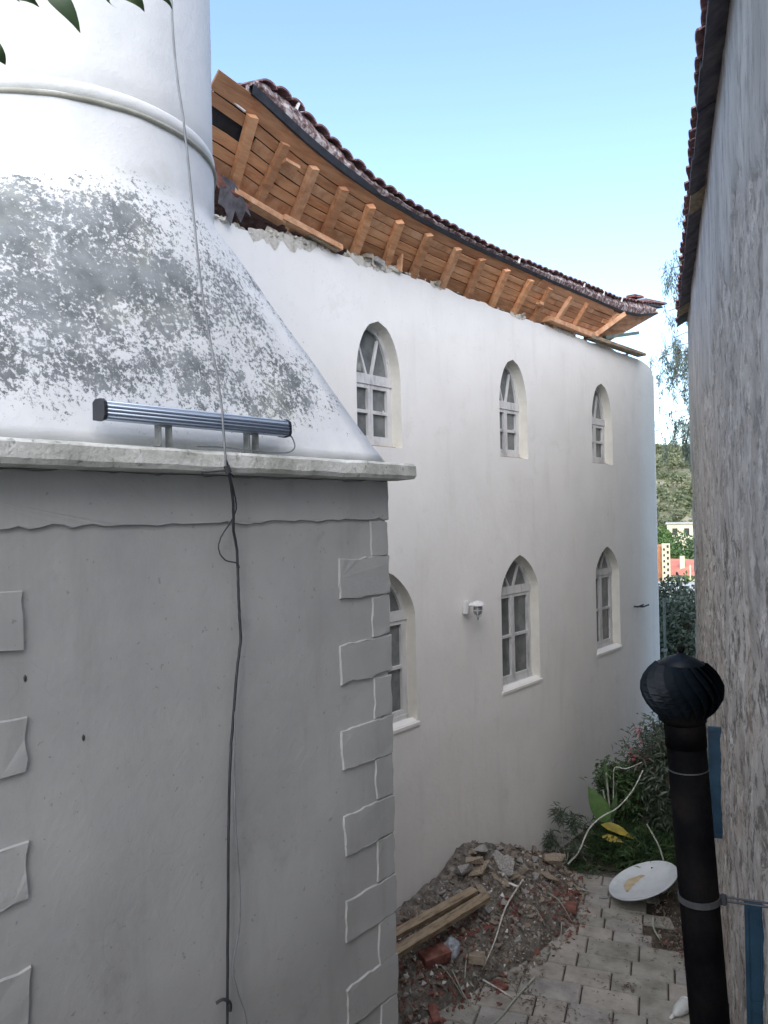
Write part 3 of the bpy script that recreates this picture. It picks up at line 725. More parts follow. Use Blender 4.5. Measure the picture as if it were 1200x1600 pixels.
for i, zt in enumerate(rows_):
    zl = zt-.208 + random.uniform(-.006, .006)
    relief(2.92+random.uniform(-.008, .004), 3.33, zl, zt, 'quoin'); relief(.90, 1.28, zl-.01, zt-.015, 'quoin')
    up = 5.128 if i == 0 else rows_[i-1]-.211
    relief(3.178, 3.327, zt+.003, up-.006, 'quoin', x1=-2.7115); relief(.90, 1.033, zt-.01, up-.022, 'quoin', x1=-2.7115)
# right-hand corner return (short side face)
for i, zt in enumerate(rows_):
    bm = bmesh.new(); bx(bm, -3.1, -2.7225, 3.309, 3.331, zt-.208, zt, .003); part('quoin', bm, plaster2, mn)
# cornice slab with an uneven edge
bm = bmesh.new()
def corn(d, z): return [(-2.70+d, .90-d+0, z), (-2.70+d, 3.33+d, z), (-4.98, 3.33+d, z), (-4.98, .90-d, z)]
rings = []
for d, z in ((.03, 5.346), (.098, 5.352), (.108, 5.372), (.106, 5.425), (.095, 5.437), (.0, 5.449)):
    pts = corn(d, z); rg = []
    for i in range(4):
        p, q = Vector(pts[i]), Vector(pts[(i+1) % 4]); n = 40 if i == 0 else 12
        for k in range(n):
            v = p.lerp(q, k/n); nz_ = fbm(v.x*4, v.y*6, z*9)
            rg.append(bm.verts.new(v + Vector((nz_*.004 if d > .05 else 0, 0, nz_*.0035))))
    rings.append(rg)
for a, b in zip(rings, rings[1:]):
    n = len(a)
    for k in range(n): bm.faces.new((a[k], a[(k+1) % n], b[(k+1) % n], b[k]))
bm.faces.new(rings[0][::-1]); bm.faces.new(rings[-1])
part('cornice', bm, cornice_m, mn)
# square-to-round pyramid
NR = 96; RC = .745
bm = bmesh.new(); rings = []
HX, HY = 1.13, 1.20
for j in range(33):
    s = j/24; z = 5.447+s*(6.74-5.447) if j <= 24 else 6.74+(j-24)/8*.31; s = min(1, s); ring = []
    for k in range(NR):
        t = 2*math.pi*k/NR; c_, s_ = math.cos(t), math.sin(t)
        sq = 1/max(abs(c_), abs(s_)); px, py = c_*sq*HX, s_*sq*HY
        e_ = s if s < .94 else .94+.06*math.sin((s-.94)/.06*math.pi/2)**.9
        x = px*(1-e_)+c_*RC*e_; y = py*(1-e_)+s_*RC*e_
        d = .008*fbm(x*3, y*3, z*3)
        ring.append(bm.verts.new((CX+x*(1+d), CY+y*(1+d), z)))
    rings.append(ring)
for a, b in zip(rings, rings[1:]):
    for k in range(NR): bm.faces.new((a[k], a[(k+1) % NR], b[(k+1) % NR], b[k]))
bm.faces.new(rings[0][::-1]); bm.faces.new(rings[-1])
pyr = part('pyramid', bm, lichen_m, None, (CX+HX, CY, 5.447), smooth=True)
pyr.parent = mn; pyr.location = Vector((CX+HX, CY, 5.447))-Vector((CX, CY, G))
# shaft, with a slightly proud limewashed drum below the bead
bm = bmesh.new(); prof = [(RC-.03, 7.0), (RC-.004, 7.04), (RC-.004, 7.21), (RC-.004, 8.0), (RC-.01, 9.5), (RC-.015, 12.5), (RC+.25, 12.8), (RC+.25, 12.95), (.5, 13.0), (.48, 15), (.55, 15.05), (.02, 17)]
pr2 = []
for (a, b) in zip(prof, prof[1:]):
    n = max(1, int((b[1]-a[1])/.12)); pr2 += [(a[0]+(b[0]-a[0])*i/n, a[1]+(b[1]-a[1])*i/n) for i in range(n)]
rg = lathe(bm, pr2+[prof[-1]], CX, CY, 96)
for r in rg:
    for v in r:
        d = .006*fbm(v.co.x*2, v.co.y*2, v.co.z*2); v.co.x += (v.co.x-CX)*d; v.co.y += (v.co.y-CY)*d
part('shaft', bm, shaft_m, mn, smooth=True)
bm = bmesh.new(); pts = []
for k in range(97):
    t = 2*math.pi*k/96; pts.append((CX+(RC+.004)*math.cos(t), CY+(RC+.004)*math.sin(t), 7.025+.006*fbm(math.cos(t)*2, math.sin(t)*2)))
tube(bm, pts, .012, 8, False); part('bead', bm, bead_m, mn, smooth=True)
bm = bmesh.new(); lathe(bm, [(RC-.01, 7.035), (RC+.003, 7.04), (RC+.005, 7.09), (RC-.002, 7.10), (RC-.01, 7.105)], CX, CY, 96, False); part('moulding', bm, shaft_m, mn, smooth=True)
# small marks on the front face
for (y, z) in ((1.285, 4.60), (1.50, 4.34)):
    bm = bmesh.new(); bmesh.ops.create_icosphere(bm, subdivisions=1, radius=.008, matrix=Matrix.Translation((-2.722, y, z))@Matrix.Diagonal((.6, .8, 1.8, 1))); part('nail', bm, dark_m, mn)

# LED floodlight bar
lb = thing('light_bar', (-2.66, 2.05, 5.45), 'long ribbed aluminium floodlight bar standing on the minaret cornice', 'light')
ya, yb_, zc, xc = 1.56, 2.49, 5.568, -2.655
bm = bmesh.new(); prof = [(-.036, -.03), (-.036, .03), (-.02, .04), (.015, .04), (.034, .028), (.038, .012), (.038, -.018), (.030, -.032), (.0, -.036)]
ends = [[bm.verts.new((xc+x, y, zc+z)) for x, z in prof] for y in (ya, yb_)]
for k in range(len(prof)): bm.faces.new((ends[0][k], ends[0][(k+1) % len(prof)], ends[1][(k+1) % len(prof)], ends[1][k]))
part('housing', bm, alu_m, lb)
for z, x in ((.031, .030), (.017, .037), (.003, .0385), (-.011, .0385), (-.024, .0345)):
    bm = bmesh.new(); tube(bm, [(xc+x, ya, zc+z), (xc+x, yb_, zc+z)], .0042, 6); part('rib', bm, alu_m, lb, smooth=True)
    bm = bmesh.new(); bx(bm, xc+x-.004, xc+x+.0025, ya, yb_, zc+z-.0085, zc+z-.005); part('groove', bm, aludark_m, lb)
for y in (ya, yb_):
    bm = bmesh.new(); s = -.014 if y == ya else .014
    e2 = [[bm.verts.new((xc+x*1.12, y+q, zc+z*1.12)) for x, z in prof] for q in (0, s)]
    bm.faces.new(e2[0]); bm.faces.new(e2[1][::-1])
    for k in range(len(prof)): bm.faces.new((e2[0][k], e2[0][(k+1) % len(prof)], e2[1][(k+1) % len(prof)], e2[1][k]))
    part('end_cap', bm, plastic_m, lb)
for y in (1.83, 2.29):
    bm = bmesh.new()
    bx(bm, xc-.02, xc+.02, y-.028, y-.022, 5.447, 5.535); bx(bm, xc-.02, xc+.02, y+.022, y+.028, 5.447, 5.535); bx(bm, xc-.02, xc+.02, y-.022, y+.022, 5.529, 5.5345)
    bx(bm, xc-.022, xc+.03, y-.04, y-.028, 5.446, 5.452)
    part('bracket', bm, steel_m, lb)
bm = bmesh.new(); tube(bm, smooth_path([(xc, 2.50, 5.56), (xc+.01, 2.535, 5.53), (xc+.03, 2.53, 5.48), (xc+.02, 2.48, 5.455), (xc+.03, 2.3, 5.453), (xc+.02, 2.12, 5.46), (xc+.06, 1.95, 5.452)]), .0035, 5); part('lead', bm, greycable_m, lb)

# cables down the minaret
def cable(name, pts, r, mt_, label, n=6):
    p = smooth_path(pts, 7); bm = bmesh.new(); tube(bm, [q+Vector((0, random.uniform(-.0012, .0012), 0)) for q in p], r, n)
    return tagit(part(name, bm, mt_, None, p[-1], smooth=True), label, 'cable')
cable('cable', [(-3.04, 2.20, 12.6), (-3.04, 2.18, 9.5), (-3.0, 2.156, 7.578), (-2.88, 2.13, 6.9), (-2.74, 2.10, 6.15), (-2.62, 2.09, 5.70), (-2.575, 2.075, 5.46), (-2.572, 2.078, 5.36)], .0052, greycable_m, 'grey cable stretched down in front of the minaret shaft and pyramid')
cable('cable', [(-2.572, 2.078, 5.40), (-2.59, 2.11, 5.34), (-2.63, 2.16, 5.22), (-2.66, 2.185, 5.1), (-2.685, 2.222, 5.01), (-2.685, 2.225, 4.86), (-2.685, 2.229, 4.72), (-2.685, 2.233, 4.61), (-2.685, 2.208, 4.471), (-2.685, 2.181, 4.25), (-2.685, 2.164, 4.11), (-2.685, 2.145, 3.78), (-2.685, 2.132, 3.37), (-2.685, 2.12, 3.03), (-2.685, 2.11, 2.6)], .0062, cable_m, 'thick black cable hanging down the flat face of the minaret base')
cable('cable', [(-2.575, 2.085, 5.38), (-2.62, 2.165, 5.24), (-2.67, 2.20, 5.17), (-2.68, 2.13, 5.07), (-2.68, 2.118, 5.015), (-2.68, 2.152, 4.971), (-2.68, 2.216, 4.954), (-2.68, 2.23, 4.93)], .0032, cable_m, 'thin black cable looping out beside the thick cable under the cornice')
cable('cable', [(-2.68, 2.19, 4.3), (-2.675, 2.177, 4.11), (-2.675, 2.178, 3.776), (-2.675, 2.194, 3.545), (-2.675, 2.187, 3.35), (-2.675, 2.147, 3.2), (-2.675, 2.173, 3.076), (-2.675, 2.22, 2.91), (-2.675, 2.235, 2.6)], .0034, greycable_m, 'slack thin cable bowing away at the bottom of the minaret face')
bm = bmesh.new(); tube(bm, smooth_path([(-2.61, 1.98, 5.345), (-2.585, 2.03, 5.352), (-2.57, 2.08, 5.353), (-2.575, 2.12, 5.33)]), .004, 5); tube(bm, [(-2.565, 2.075, 5.375), (-2.562, 2.085, 5.345)], .013, 8)
tagit(part('cable_tie', bm, cable_m, None, (-2.57, 2.08, 5.35)), 'knotted tie holding the cables at the cornice edge', 'tie')
bm = bmesh.new(); tube(bm, smooth_path([(-2.69, 2.065, 3.075), (-2.675, 2.09, 3.085), (-2.665, 2.12, 3.06), (-2.67, 2.125, 3.02)]), .007, 6)
tagit(part('cable_hook', bm, cable_m, None, (-2.69, 2.10, 3.06)), 'black wire hook low on the minaret face gripping the thick cable', 'hook')

# ------------------------------------------------------------------ neighbour's building
nb = thing('neighbour_building', tuple(RT*3+U*4+Vector((0, 0, G))), 'tall old house with weathered grey streaked wall and tiled eave', 'building')
UE = 14.3
def nbw(u, d, z): p = U*u+RT*d; return Vector((p.x, p.y, z))
V = []; Fc = []; coat = []
us = [2.0+.04*i for i in range(int((UE-2.0)/.04)+1)]; zs_ = [G-.1+.05*i for i in range(int((8.52-G+.1)/.05)+1)]
LINE = [(3.9, 6.95), (5.5, 7.05), (6.4, 6.74), (8.4, 6.75), (10.5, 6.4), (14.3, 6.1)]
for u in us:
    for z in zs_:
        zl = lerp_tab(LINE, u)+.75*fbm(u*.55, z*.35, 4, 5)+.10*fbm(u*3, z*2, 8)
        c = (z-zl)/.05; c = max(0.0, min(1.0, c))
        c2 = (fbm(u*.5+7, z*.22, 2, 5)-.52)/.05; c = max(c, max(0.0, min(1.0, c2))*.8)
        c3 = max(0.0, min(1.0, (z-4.75-.8*fbm(u*.7, z*.6, 11, 5)-.25*fbm(u*3, z*3, 2))/.25)); c = max(c*.95, .35*c3)
        d = .014*fbm(u*.8, z*.5, 1) + .022*fbm(u*2.6, z*2.2, 6, 5)*(1-.8*c) + .016*fbm(u*10, z*10, 6, 3)*(1-.88*c)
        edge = 0
        if u > UE-.2: edge = (.2-(UE-u))**2*1.2
        p = nbw(u, .5+.012-.024*c+d+edge, z); V.append(p); coat.append(c)
nz = len(zs_)
for i in range(len(us)-1):
    for j in range(nz-1):
        a = i*nz+j; Fc.append((a, a+nz, a+nz+1, a+1))
nw = pyd('wall', V, Fc, oldwall_m, nb, smooth=True)
at = nw.data.attributes.new('coat', 'FLOAT', 'POINT'); at.data.foreach_set('value', coat)
def nbbox(u0, u1, d0, d1, z0, z1, mt_, name, parent=None):
    bm = bmesh.new(); vs = [bm.verts.new(nbw(u, d, z)) for u in (u0, u1) for d in (d0, d1) for z in (z0, z1)]
    for q in ((0, 1, 3, 2), (4, 6, 7, 5), (0, 4, 5, 1), (2, 3, 7, 6), (0, 2, 6, 4), (1, 5, 7, 3)): bm.faces.new([vs[i] for i in q])
    return part(name, bm, mt_, parent or nb)
nbbox(-6, 1.999, .5, 7, G-.2, 8.5, oldwall_m, 'wall')
nbbox(2.0, UE-.05, .62, 7, G-.2, 8.5, oldwall_m, 'wall')
# roof and eave of the neighbour
bm = bmesh.new()
vs = [bm.verts.new(nbw(u, d, z)) for u, d, z in ((-6.3, .36, 8.43), (UE+.1, .36, 8.43), (UE+.1, 3.8, 9.9), (-6.3, 3.8, 9.9), (UE+.1, 7.3, 8.43), (-6.3, 7.3, 8.43))]
bm.faces.new(vs[:4]); bm.faces.new((vs[3], vs[2], vs[4], vs[5])); bm.faces.new((vs[1], vs[4], vs[2])); bm.faces.new((vs[0], vs[3], vs[5])); bm.faces.new((vs[0], vs[5], vs[4], vs[1]))
nroof = part('roof', bm, tile_m, nb)
eave_m = mat('eave_timber', [(.045, .045, .06), (.09, .085, .10), (.15, .13, .14)], 6, 6, .9, .6, 30)
u = 3.2; k = 0
while u < UE:
    bm = bmesh.new(); ln = random.uniform(.5, .9); sg = random.uniform(-.012, .012)
    vs = [bm.verts.new(nbw(a, d, z+random.uniform(-.006, .006))) for a in (u, min(u+ln-.01, UE+.05)) for d, z in ((.34+sg, 8.345), (.56, 8.47), (.56, 8.50), (.34+sg, 8.40))]
    for q in ((0, 1, 2, 3), (4, 7, 6, 5), (0, 4, 5, 1), (1, 5, 6, 2), (2, 6, 7, 3), (3, 7, 4, 0)): bm.faces.new([vs[i] for i in q])
    part('eave_board', bm, eave_m if k % 7 else woodb_m, nroof); u += ln; k += 1
btn = part('eave_tile', barrel(.19, .36), tile_m, None); me_n = btn.data; COL.objects.unlink(btn)
u = 3.3; ro_ = origin(nroof)
while u < UE+.05:
    o = bpy.data.objects.new('eave_tile', me_n); COL.objects.link(o); o.parent = nroof
    p = nbw(u, .315+random.uniform(-.02, .02), 8.40+random.uniform(-.01, .01)); o.location = p-ro_
    o.rotation_euler = (random.uniform(-.08, .08), R(20)+random.uniform(-.05, .05), TH+math.pi+random.uniform(-.06, .06)); u += .185
# blue shutter leaves standing off the wall
for (u, zt, zb_, w, lab) in ((8.35, 2.97, 1.86, .105, None), (4.98, 2.83, 1.60, .085, None)):
    bm = bmesh.new()
    for (d0, d1, z0, z1) in ((.5-w, .5-w+.02, zb_, zt), (.50, .52, zb_, zt), (.5-w+.02, .50, zt-.04, zt), (.5-w+.02, .50, zb_, zb_+.04), (.5-w+.02, .50, (zt+zb_)/2-.03, (zt+zb_)/2+.03)):
        vs = [bm.verts.new(nbw(a, d, z)) for a in (u, u+.035) for d in (d0, d1) for z in (z0, z1)]
        for q in ((0, 1, 3, 2), (4, 6, 7, 5), (0, 4, 5, 1), (2, 3, 7, 6), (0, 2, 6, 4), (1, 5, 7, 3)): bm.faces.new([vs[i] for i in q])
    sh = part('shutter', bm, blue_m, nb)
    nbbox(u+.01, u+.025, .5-w+.02, .50, zb_+.04, zt-.04, blue_m, 'panel', sh)
bm = bmesh.new(); bx(bm, -1.7, .1, -2.15, 1.45, 3.25, 3.45); part('shade_slab', bm, pale_m, nb)  # unseen slab added below the viewer to keep light off the lower minaret base
for y in (-1.2, .6):
    bm = bmesh.new(); bx(bm, -1.6, .3, y-.06, y+.06, 3.08, 3.249); part('shade_slab_beam', bm, pale_m, nb)  # beams under the added slab, unseen as well
# wing added unseen behind the camera to darken the court, kept low for rear light
wing = thing('added_shade_wing', (-3, -4, G), 'plain grey house wing added unseen behind the viewer to shade the courtyard', 'building')
bm = bmesh.new(); bx(bm, -9, -.6, -6, -2.2, G-.2, 4.0); part('wall', bm, oldwall_m, wing)
bm = bmesh.new(); bx(bm, -9.2, -.4, -6.2, -2.0, 4.01, 4.2); part('roof', bm, tile_m, wing)

# ------------------------------------------------------------------ chimney flue with turbine cowl
P0 = Vector((-1.05, 3.158, 4.24)); P1 = Vector((-.996, 3.21, 3.074)); dv = (P1-P0)/(P0.z-P1.z)
def flue(z): return P0 + dv*(P0.z-z)
fl = thing('flue_pipe', tuple(flue(G)), 'black metal flue pipe with onion-shaped turbine cowl, leaning by the grey wall', 'chimney')
bm = bmesh.new(); tube(bm, [flue(z) for z in (G-.03, 1.5, 3.0, 4.235)], .0765, 32); part('pipe', bm, pipe_m, fl, smooth=True)
bm = bmesh.new(); tube(bm, [flue(z) for z in (4.20, 4.33)], .0795, 32); part('neck', bm, pipe_m, fl, smooth=True)
c = flue(4.42)
cowl = None
bm = bmesh.new(); lathe(bm, [(.075, -.13), (.092, -.115), (.092, -.105), (.10, -.08), (.112, -.03), (.112, .05), (.08, .10)], c.x, c.y, 32, z0=c.z); cowl = part('turbine_cowl', bm, pipe_m, fl, smooth=True)
nV = 20
for k in range(nV):
    bm = bmesh.new(); prev = None
    for j in range(9):
        s = j/8; z = .112-.215*s
        r = .058+.086*math.sin(math.pi*min(1, (s*.92+.08)))**.75 if s < .5 else .074+.070*math.sin(math.pi*min(1, (s*.92+.08)))**.8
        a0 = 2*math.pi*k/nV + .85*s; a1 = a0+2*math.pi/nV*1.12
        cur = [bm.verts.new((c.x+(r+.017)*math.cos(a0), c.y+(r+.017)*math.sin(a0), c.z+z)), bm.verts.new((c.x+(r-.012)*math.cos(a1), c.y+(r-.012)*math.sin(a1), c.z+z)),
               bm.verts.new((c.x+(r-.0135)*math.cos(a1), c.y+(r-.0135)*math.sin(a1), c.z+z)), bm.verts.new((c.x+(r+.015)*math.cos(a0), c.y+(r+.015)*math.sin(a0), c.z+z))]
        if prev:
            for q in range(4): bm.faces.new((prev[q], cur[q], cur[(q+1) % 4], prev[(q+1) % 4]))
        prev = cur
    part('vane', bm, cowl_m, cowl)
bm = bmesh.new(); lathe(bm, [(.088, .105), (.090, .112), (.05, .137), (.018, .147), (.012, .155)], c.x, c.y, 28, z0=c.z); part('dome', bm, cowl_m, cowl, smooth=True)
bm = bmesh.new(); bmesh.ops.create_icosphere(bm, subdivisions=2, radius=.0155, matrix=Matrix.Translation((c.x, c.y, c.z+.168))); part('knob', bm, pipe_m, cowl, smooth=True)
bm = bmesh.new(); tube(bm, [flue(4.105), flue(4.11)], .0785, 32, True); part('joint', bm, clampband_m, fl)
bm = bmesh.new(); tube(bm, [flue(3.575), flue(3.6)], .081, 32, True); clp = part('clamp_band', bm, clampband_m, fl)
for dz in (.004, -.012):
    bm = bmesh.new(); a = flue(3.597)+RT*.078+Vector((0, 0, dz)); tube(bm, [a, a+RT*.42], .0042, 6); part('stay_rod', bm, cable_m, clp)
bm = bmesh.new(); a = flue(3.59)+RT*.09; bx(bm, a.x-.012, a.x+.012, a.y-.012, a.y+.012, a.z-.02, a.z+.02, 0, .003); part('bolt', bm, cable_m, clp)

# ------------------------------------------------------------------ rubble heap
XF = [(5.3, -4.45), (5.59, -4.42), (6.0, -4.30), (6.6, -4.18), (7.28, -4.04), (8.08, -4.0), (8.6, -4.15), (8.94, -4.33), (9.3, -4.7), (9.6, -5.0)]
TW = [(5.0, 1.10), (6.07, 1.14), (6.9, 1.22), (7.3, 1.44), (7.7, 1.30), (8.3, 1.06), (8.9, .78), (9.3, .60), (9.6, .47)]
def heap(x, y):
    xf = smooth_tab(XF, y, .2); tw = smooth_tab(TW, y, .15)
    t = (xf-x)/(xf+5.0) if xf > -4.98 else -1
    if t <= 0 or y < 4.9: return G-.02
    t = min(t, 1)
    e = .75 if y > 6.8 else .6
    return G + (tw-G)*(t**e)*.97 + .06*fbm(x*4, y*4)*min(1, t*5) + .02*fbm(x*12, y*12, 5)*min(1, t*5)
V = []; Fc = []; nx, ny = 26, 100
for i in range(nx):
    for j in range(ny):
        x = -4.99+1.1*i/(nx-1); y = 4.9+4.8*j/(ny-1); V.append((x, y, heap(x, y)+.012*fbm(x*22, y*22)))
for i in range(nx-1):
    for j in range(ny-1):
        a = i*ny+j; Fc.append((a, a+ny, a+ny+1, a+1))
mound_m = mat('rubble_fines', [(.09, .08, .068), (.17, .155, .135), (.28, .265, .24)], 12, 8, .95, .9, 50, fine=(7, (.12, .06, .045), .62, .5))
tagit(pyd('rubble_mound', V, Fc, mound_m, None, (-4.7, 7, G)), 'heap of earth, mortar and crumbs against the foot of the white wall', kind='stuff')
# crumbs, splinters and dry leaves strewn over it
def rock_bm(s, seed, flat=1.0):
    rr = random.Random(seed); bm = bmesh.new()
    for _ in range(10):
        v = Vector((rr.gauss(0, 1), rr.gauss(0, 1), rr.gauss(0, 1))).normalized()*s*rr.uniform(.75, 1.1); v.z *= flat; bm.verts.new(v)
    r = bmesh.ops.convex_hull(bm, input=bm.verts)
    bmesh.ops.delete(bm, geom=[g for g in r['geom_interior'] if isinstance(g, bmesh.types.BMVert)], context='VERTS')
    return bm
V = []; Fc = []; mi = []
for i in range(5200):
    y = random.uniform(5.2, 9.5); xf = smooth_tab(XF, y, .2); x = -4.97+(xf+4.97+.16)*random.random()**.8
    if x > xf and random.random() < .55: continue
    z = max(heap(x, y), G); s = random.choice([.006, .009, .012, .018, .026])
    d = rvec().normalized(); e_ = d.cross(rvec()).normalized()*s; f_ = d.cross(e_).normalized()*s*random.uniform(.3, 1); d = d*s*random.uniform(.5, 2.2)
    p = Vector((x, y, z+s*.3)); k = len(V)
    V += [p+e_+f_, p-e_+f_, p-e_-f_*.8, p+e_*.7-f_, p+d]; Fc += [(k, k+1, k+2, k+3), (k, k+1, k+4), (k+1, k+2, k+4), (k+2, k+3, k+4), (k+3, k, k+4)]
    red = (x > xf-.38 and fbm(x*1.6, y*1.6, 3) > .02) or (y < 6.3 and random.random() < .35)
    mm = random.choice([0, 1, 2, 2, 2]) if not (red and random.random() < .7) else 3
    if random.random() < .03: mm = 4
    mi += [mm]*5
tagit(pyd('rubble_crumbs', V, Fc, stone_ms+[red_m, white_m], None, (-4.6, 7, G), mi), 'small crumbs of brick, mortar and stone strewn over the heap', kind='stuff')
V = []; Fc = []
for i in range(1500):
    y = random.uniform(5.3, 9.4); xf = smooth_tab(XF, y, .2); x = xf-.45+random.gauss(0, .25)
    if x < -4.95: continue
    if x > xf+.3: continue
    z = max(heap(x, y), G)+.012
    d = Vector((random.gauss(0, 1), random.gauss(0, 1), random.gauss(0, .25))); leaf(V, Fc, (x, y, z), d, (random.gauss(0, .4), random.gauss(0, .4), 1), random.uniform(.03, .08), random.uniform(.005, .016))
tagit(pyd('dry_litter', V, Fc, bark_m, None, (-4.4, 7, G)), 'dry leaves and splinters lying over the front of the heap', kind='stuff')
# single stones
protos = []
for mi_, mt_ in enumerate(stone_ms+[red_m, white_m]):
    for k in range(3):
        o = part('stone', rock_bm(1, 31*mi_+k, .7 if mi_ < 3 else .4), mt_, None); COL.objects.unlink(o); protos.append(o.data)
LAB = {'s': ('loose_stone', 'broken stone or mortar lump lying on the upper rubble heap by the white wall', 'stone', 'stones on the rubble heap'),
       'r': ('tile_shard', 'broken red clay shard lying along the foot of the rubble heap', 'shard', 'red clay shards at the foot of the heap'),
       'w': ('plaster_chip', 'small white plaster chip lying on the dark rubble', 'chip', 'white chips on the rubble')}
def describe(kind, x, y, s, idx):
    xf = smooth_tab(XF, y, .2); t = (xf-x)/(xf+5.0)
    row = 'against the wall' if t > .72 else 'on the upper slope' if t > .42 else 'on the lower slope' if t > .12 else 'at the foot'
    near = 'by the minaret corner' if y < 6.0 else 'near the timber beams' if y < 6.9 else 'below the crest' if y < 7.6 else 'past the crest' if y < 8.3 else 'near the big boulder'
    size = 'tiny' if s < .03 else 'small' if s < .05 else 'fist-sized' if s < .075 else 'large'
    if kind == 's': w = ('grey', 'tan', 'dark brown')[idx//3] + (' stone', ' rubble lump', ' angular stone')[idx % 3]
    elif kind == 'r': w = ('red clay shard', 'red brick splinter', 'flat red tile chip')[idx % 3]
    else: w = 'white plaster chip'
    return '%s %s %s of the heap, %s' % (size, w, row, near)
def put(kind, x, y, s, dz=0.0, me=None, label=None, sc=None, rot=None, name=None, cat=None):
    nm, lb_, ct, gp = LAB[kind]
    idx = {'s': random.randrange(0, 9), 'r': 9+random.randrange(3), 'w': 12+random.randrange(3)}[kind]
    o = bpy.data.objects.new(name or nm, me or protos[idx]); COL.objects.link(o)
    z = max(heap(x, y), G)
    o.location = (x, y, z+s*.35+dz); o.scale = sc or (s*random.uniform(.8, 1.3), s*random.uniform(.7, 1.1), s*random.uniform(.5, .9)); o.rotation_euler = rot or (random.gauss(0, .3), random.gauss(0, .3), random.uniform(0, 6))
    tagit(o, label or describe(kind, x, y, s, idx), cat or ct, None if label else gp); return o
rk = random.Random(3); placed = []
def spot(x, y, s, k=.62):
    for (a, b, c) in placed:
        if math.hypot(a-x, b-y) < (s+c)*k: return False
    placed.append((x, y, s)); return True
for i in range(1600):
    if len(placed) > 185: break
    y = rk.choice([rk.uniform(6.9, 8.4), rk.uniform(6.7, 9.3), rk.uniform(5.5, 9.3)]); xf = smooth_tab(XF, y, .2)
    t = rk.random()**1.4 if y > 6.8 else rk.random(); x = -4.93+(xf+4.93)*t*.9
    s = rk.choice([.035, .05, .07, .10, .14]) if t < .6 and y > 6.9 else rk.choice([.02, .03, .045, .06])
    if x-s > -5.0 and spot(x, y, s): put('s', max(x, -4.985+s*1.3), y, s)
for i in range(500):
    if len(placed) > 262: break
    y = rk.uniform(5.5, 8.7); xf = smooth_tab(XF, y, .2); x = xf - rk.uniform(-.06, .4) + (rk.uniform(-.1, .3) if y < 6.6 else 0); s = rk.choice([.02, .03, .04, .055])
    if x > -4.9 and spot(x, y, s, .5): put('r', x, y, s)
for i in range(14):
    y = rk.uniform(5.5, 8.6); xf = smooth_tab(XF, y, .2); x = xf-rk.uniform(0, .6)
    if x > -4.9: put('w', x, y, rk.uniform(.015, .028))
# stones that stand out
put('s', -4.66, 8.86, .19, .04, protos[3], 'large rounded brown boulder at the far end of the rubble heap', (.24, .15, .13), (.1, .1, .6), 'boulder', 'stone')
put('s', -4.72, 7.16, .13, .10, protos[4], 'upright tan block crowning the rubble heap', (.15, .09, .10), (.2, .1, 1.3), 'rubble_block', 'stone')
put('s', -4.60, 7.62, .13, .05, protos[0], 'flat grey slab leaning near the top of the heap', (.17, .13, .05), (.9, .3, .4), 'stone_slab', 'stone')
put('s', -4.82, 7.50, .10, .06, protos[1], 'long grey stone lying across the heap crest against the wall', (.18, .08, .07), (.0, .1, 1.5), 'long_stone', 'stone')
put('w', -4.45, 7.52, .05, .06, None, 'pale white stone shining on the upper face of the heap', (.09, .05, .035), (.1, .2, .5), 'white_stone', 'stone')
put('s', -4.42, 8.35, .10, .03, protos[5], 'pale lump with a mortar edge beside the boulder', (.14, .09, .06), (.1, .3, .2), 'mortar_lump', 'stone')
put('s', -4.72, 7.98, .12, .05, protos[7], 'dark brown rock behind the grey slab', (.13, .12, .12), (.4, .1, 2), 'rock', 'stone')
# hollow brick
def brick(name, c, d, up, l, w, h, holes, label, mt_=red_m):
    c = Vector(c); d = Vector(d).normalized(); s = d.cross(Vector(up)).normalized(); u = s.cross(d)
    bm = bmesh.new(); bar(bm, c-d*l/2, c+d*l/2, w, h, u, .003)
    o = tagit(part(name, bm, mt_, None, c), label, 'brick')
    for i in range(holes):
        for j in range(2):
            q = c+d*(l/2+.001)+s*(w*(-.5+(i+.5)/holes))+u*(h*(-.25+.5*j))
            bm = bmesh.new(); bar(bm, q, q+d*.003, w/holes*.6, h*.3, u); part('hole', bm, dark_m, o)
    return o
def on(x, y, dz=0): return (x, y, max(heap(x, y), G)+dz)
brick('hollow_brick', on(-4.50, 6.10, .06), (.35, 1, .0), (.2, 0, 1), .30, .15, .10, 3, 'hollow red brick lying below the timber beams')
brick('red_brick', on(-4.28, 6.52, .045), (.9, .5, .0), (0, .1, 1), .16, .12, .08, 0, 'square broken red brick at the front edge of the heap', stone_ms[1])
brick('roof_tile_fragment', (-4.22, 5.72, G+.025), (1, .4, .0), (0, 0, 1), .13, .10, .05, 0, 'red brick fragment lying on the paving in front of the heap')
brick('red_brick', (-4.02, 6.55, G+.02), (.4, 1, .0), (0, 0, 1), .12, .08, .03, 0, 'thin red tile piece lying on the paving beside the stick')
brick('red_block', on(-4.10, 8.22, .04), (1, .3, 0), (0, 0, 1), .16, .12, .08, 0, 'dark red block at the far front edge of the heap')
for q, (y, rz) in enumerate(((5.85, .2), (5.78, .3))):
    bm = barrel(.09, .26); bmesh.ops.rotate(bm, verts=bm.verts, matrix=Matrix.Rotation(2.2+rz, 3, 'Z')); bmesh.ops.translate(bm, verts=bm.verts, vec=Vector((-4.36+q*.09, y, G+.03+.04*(1-q))))
    tagit(part('curved_tile', bm, red_m, None, (-4.36+q*.09, y, G)), ('curved red roof tile lying nearer the wall at the heap foot', 'curved red roof tile lying nearer the paving at the heap foot')[q], 'tile')
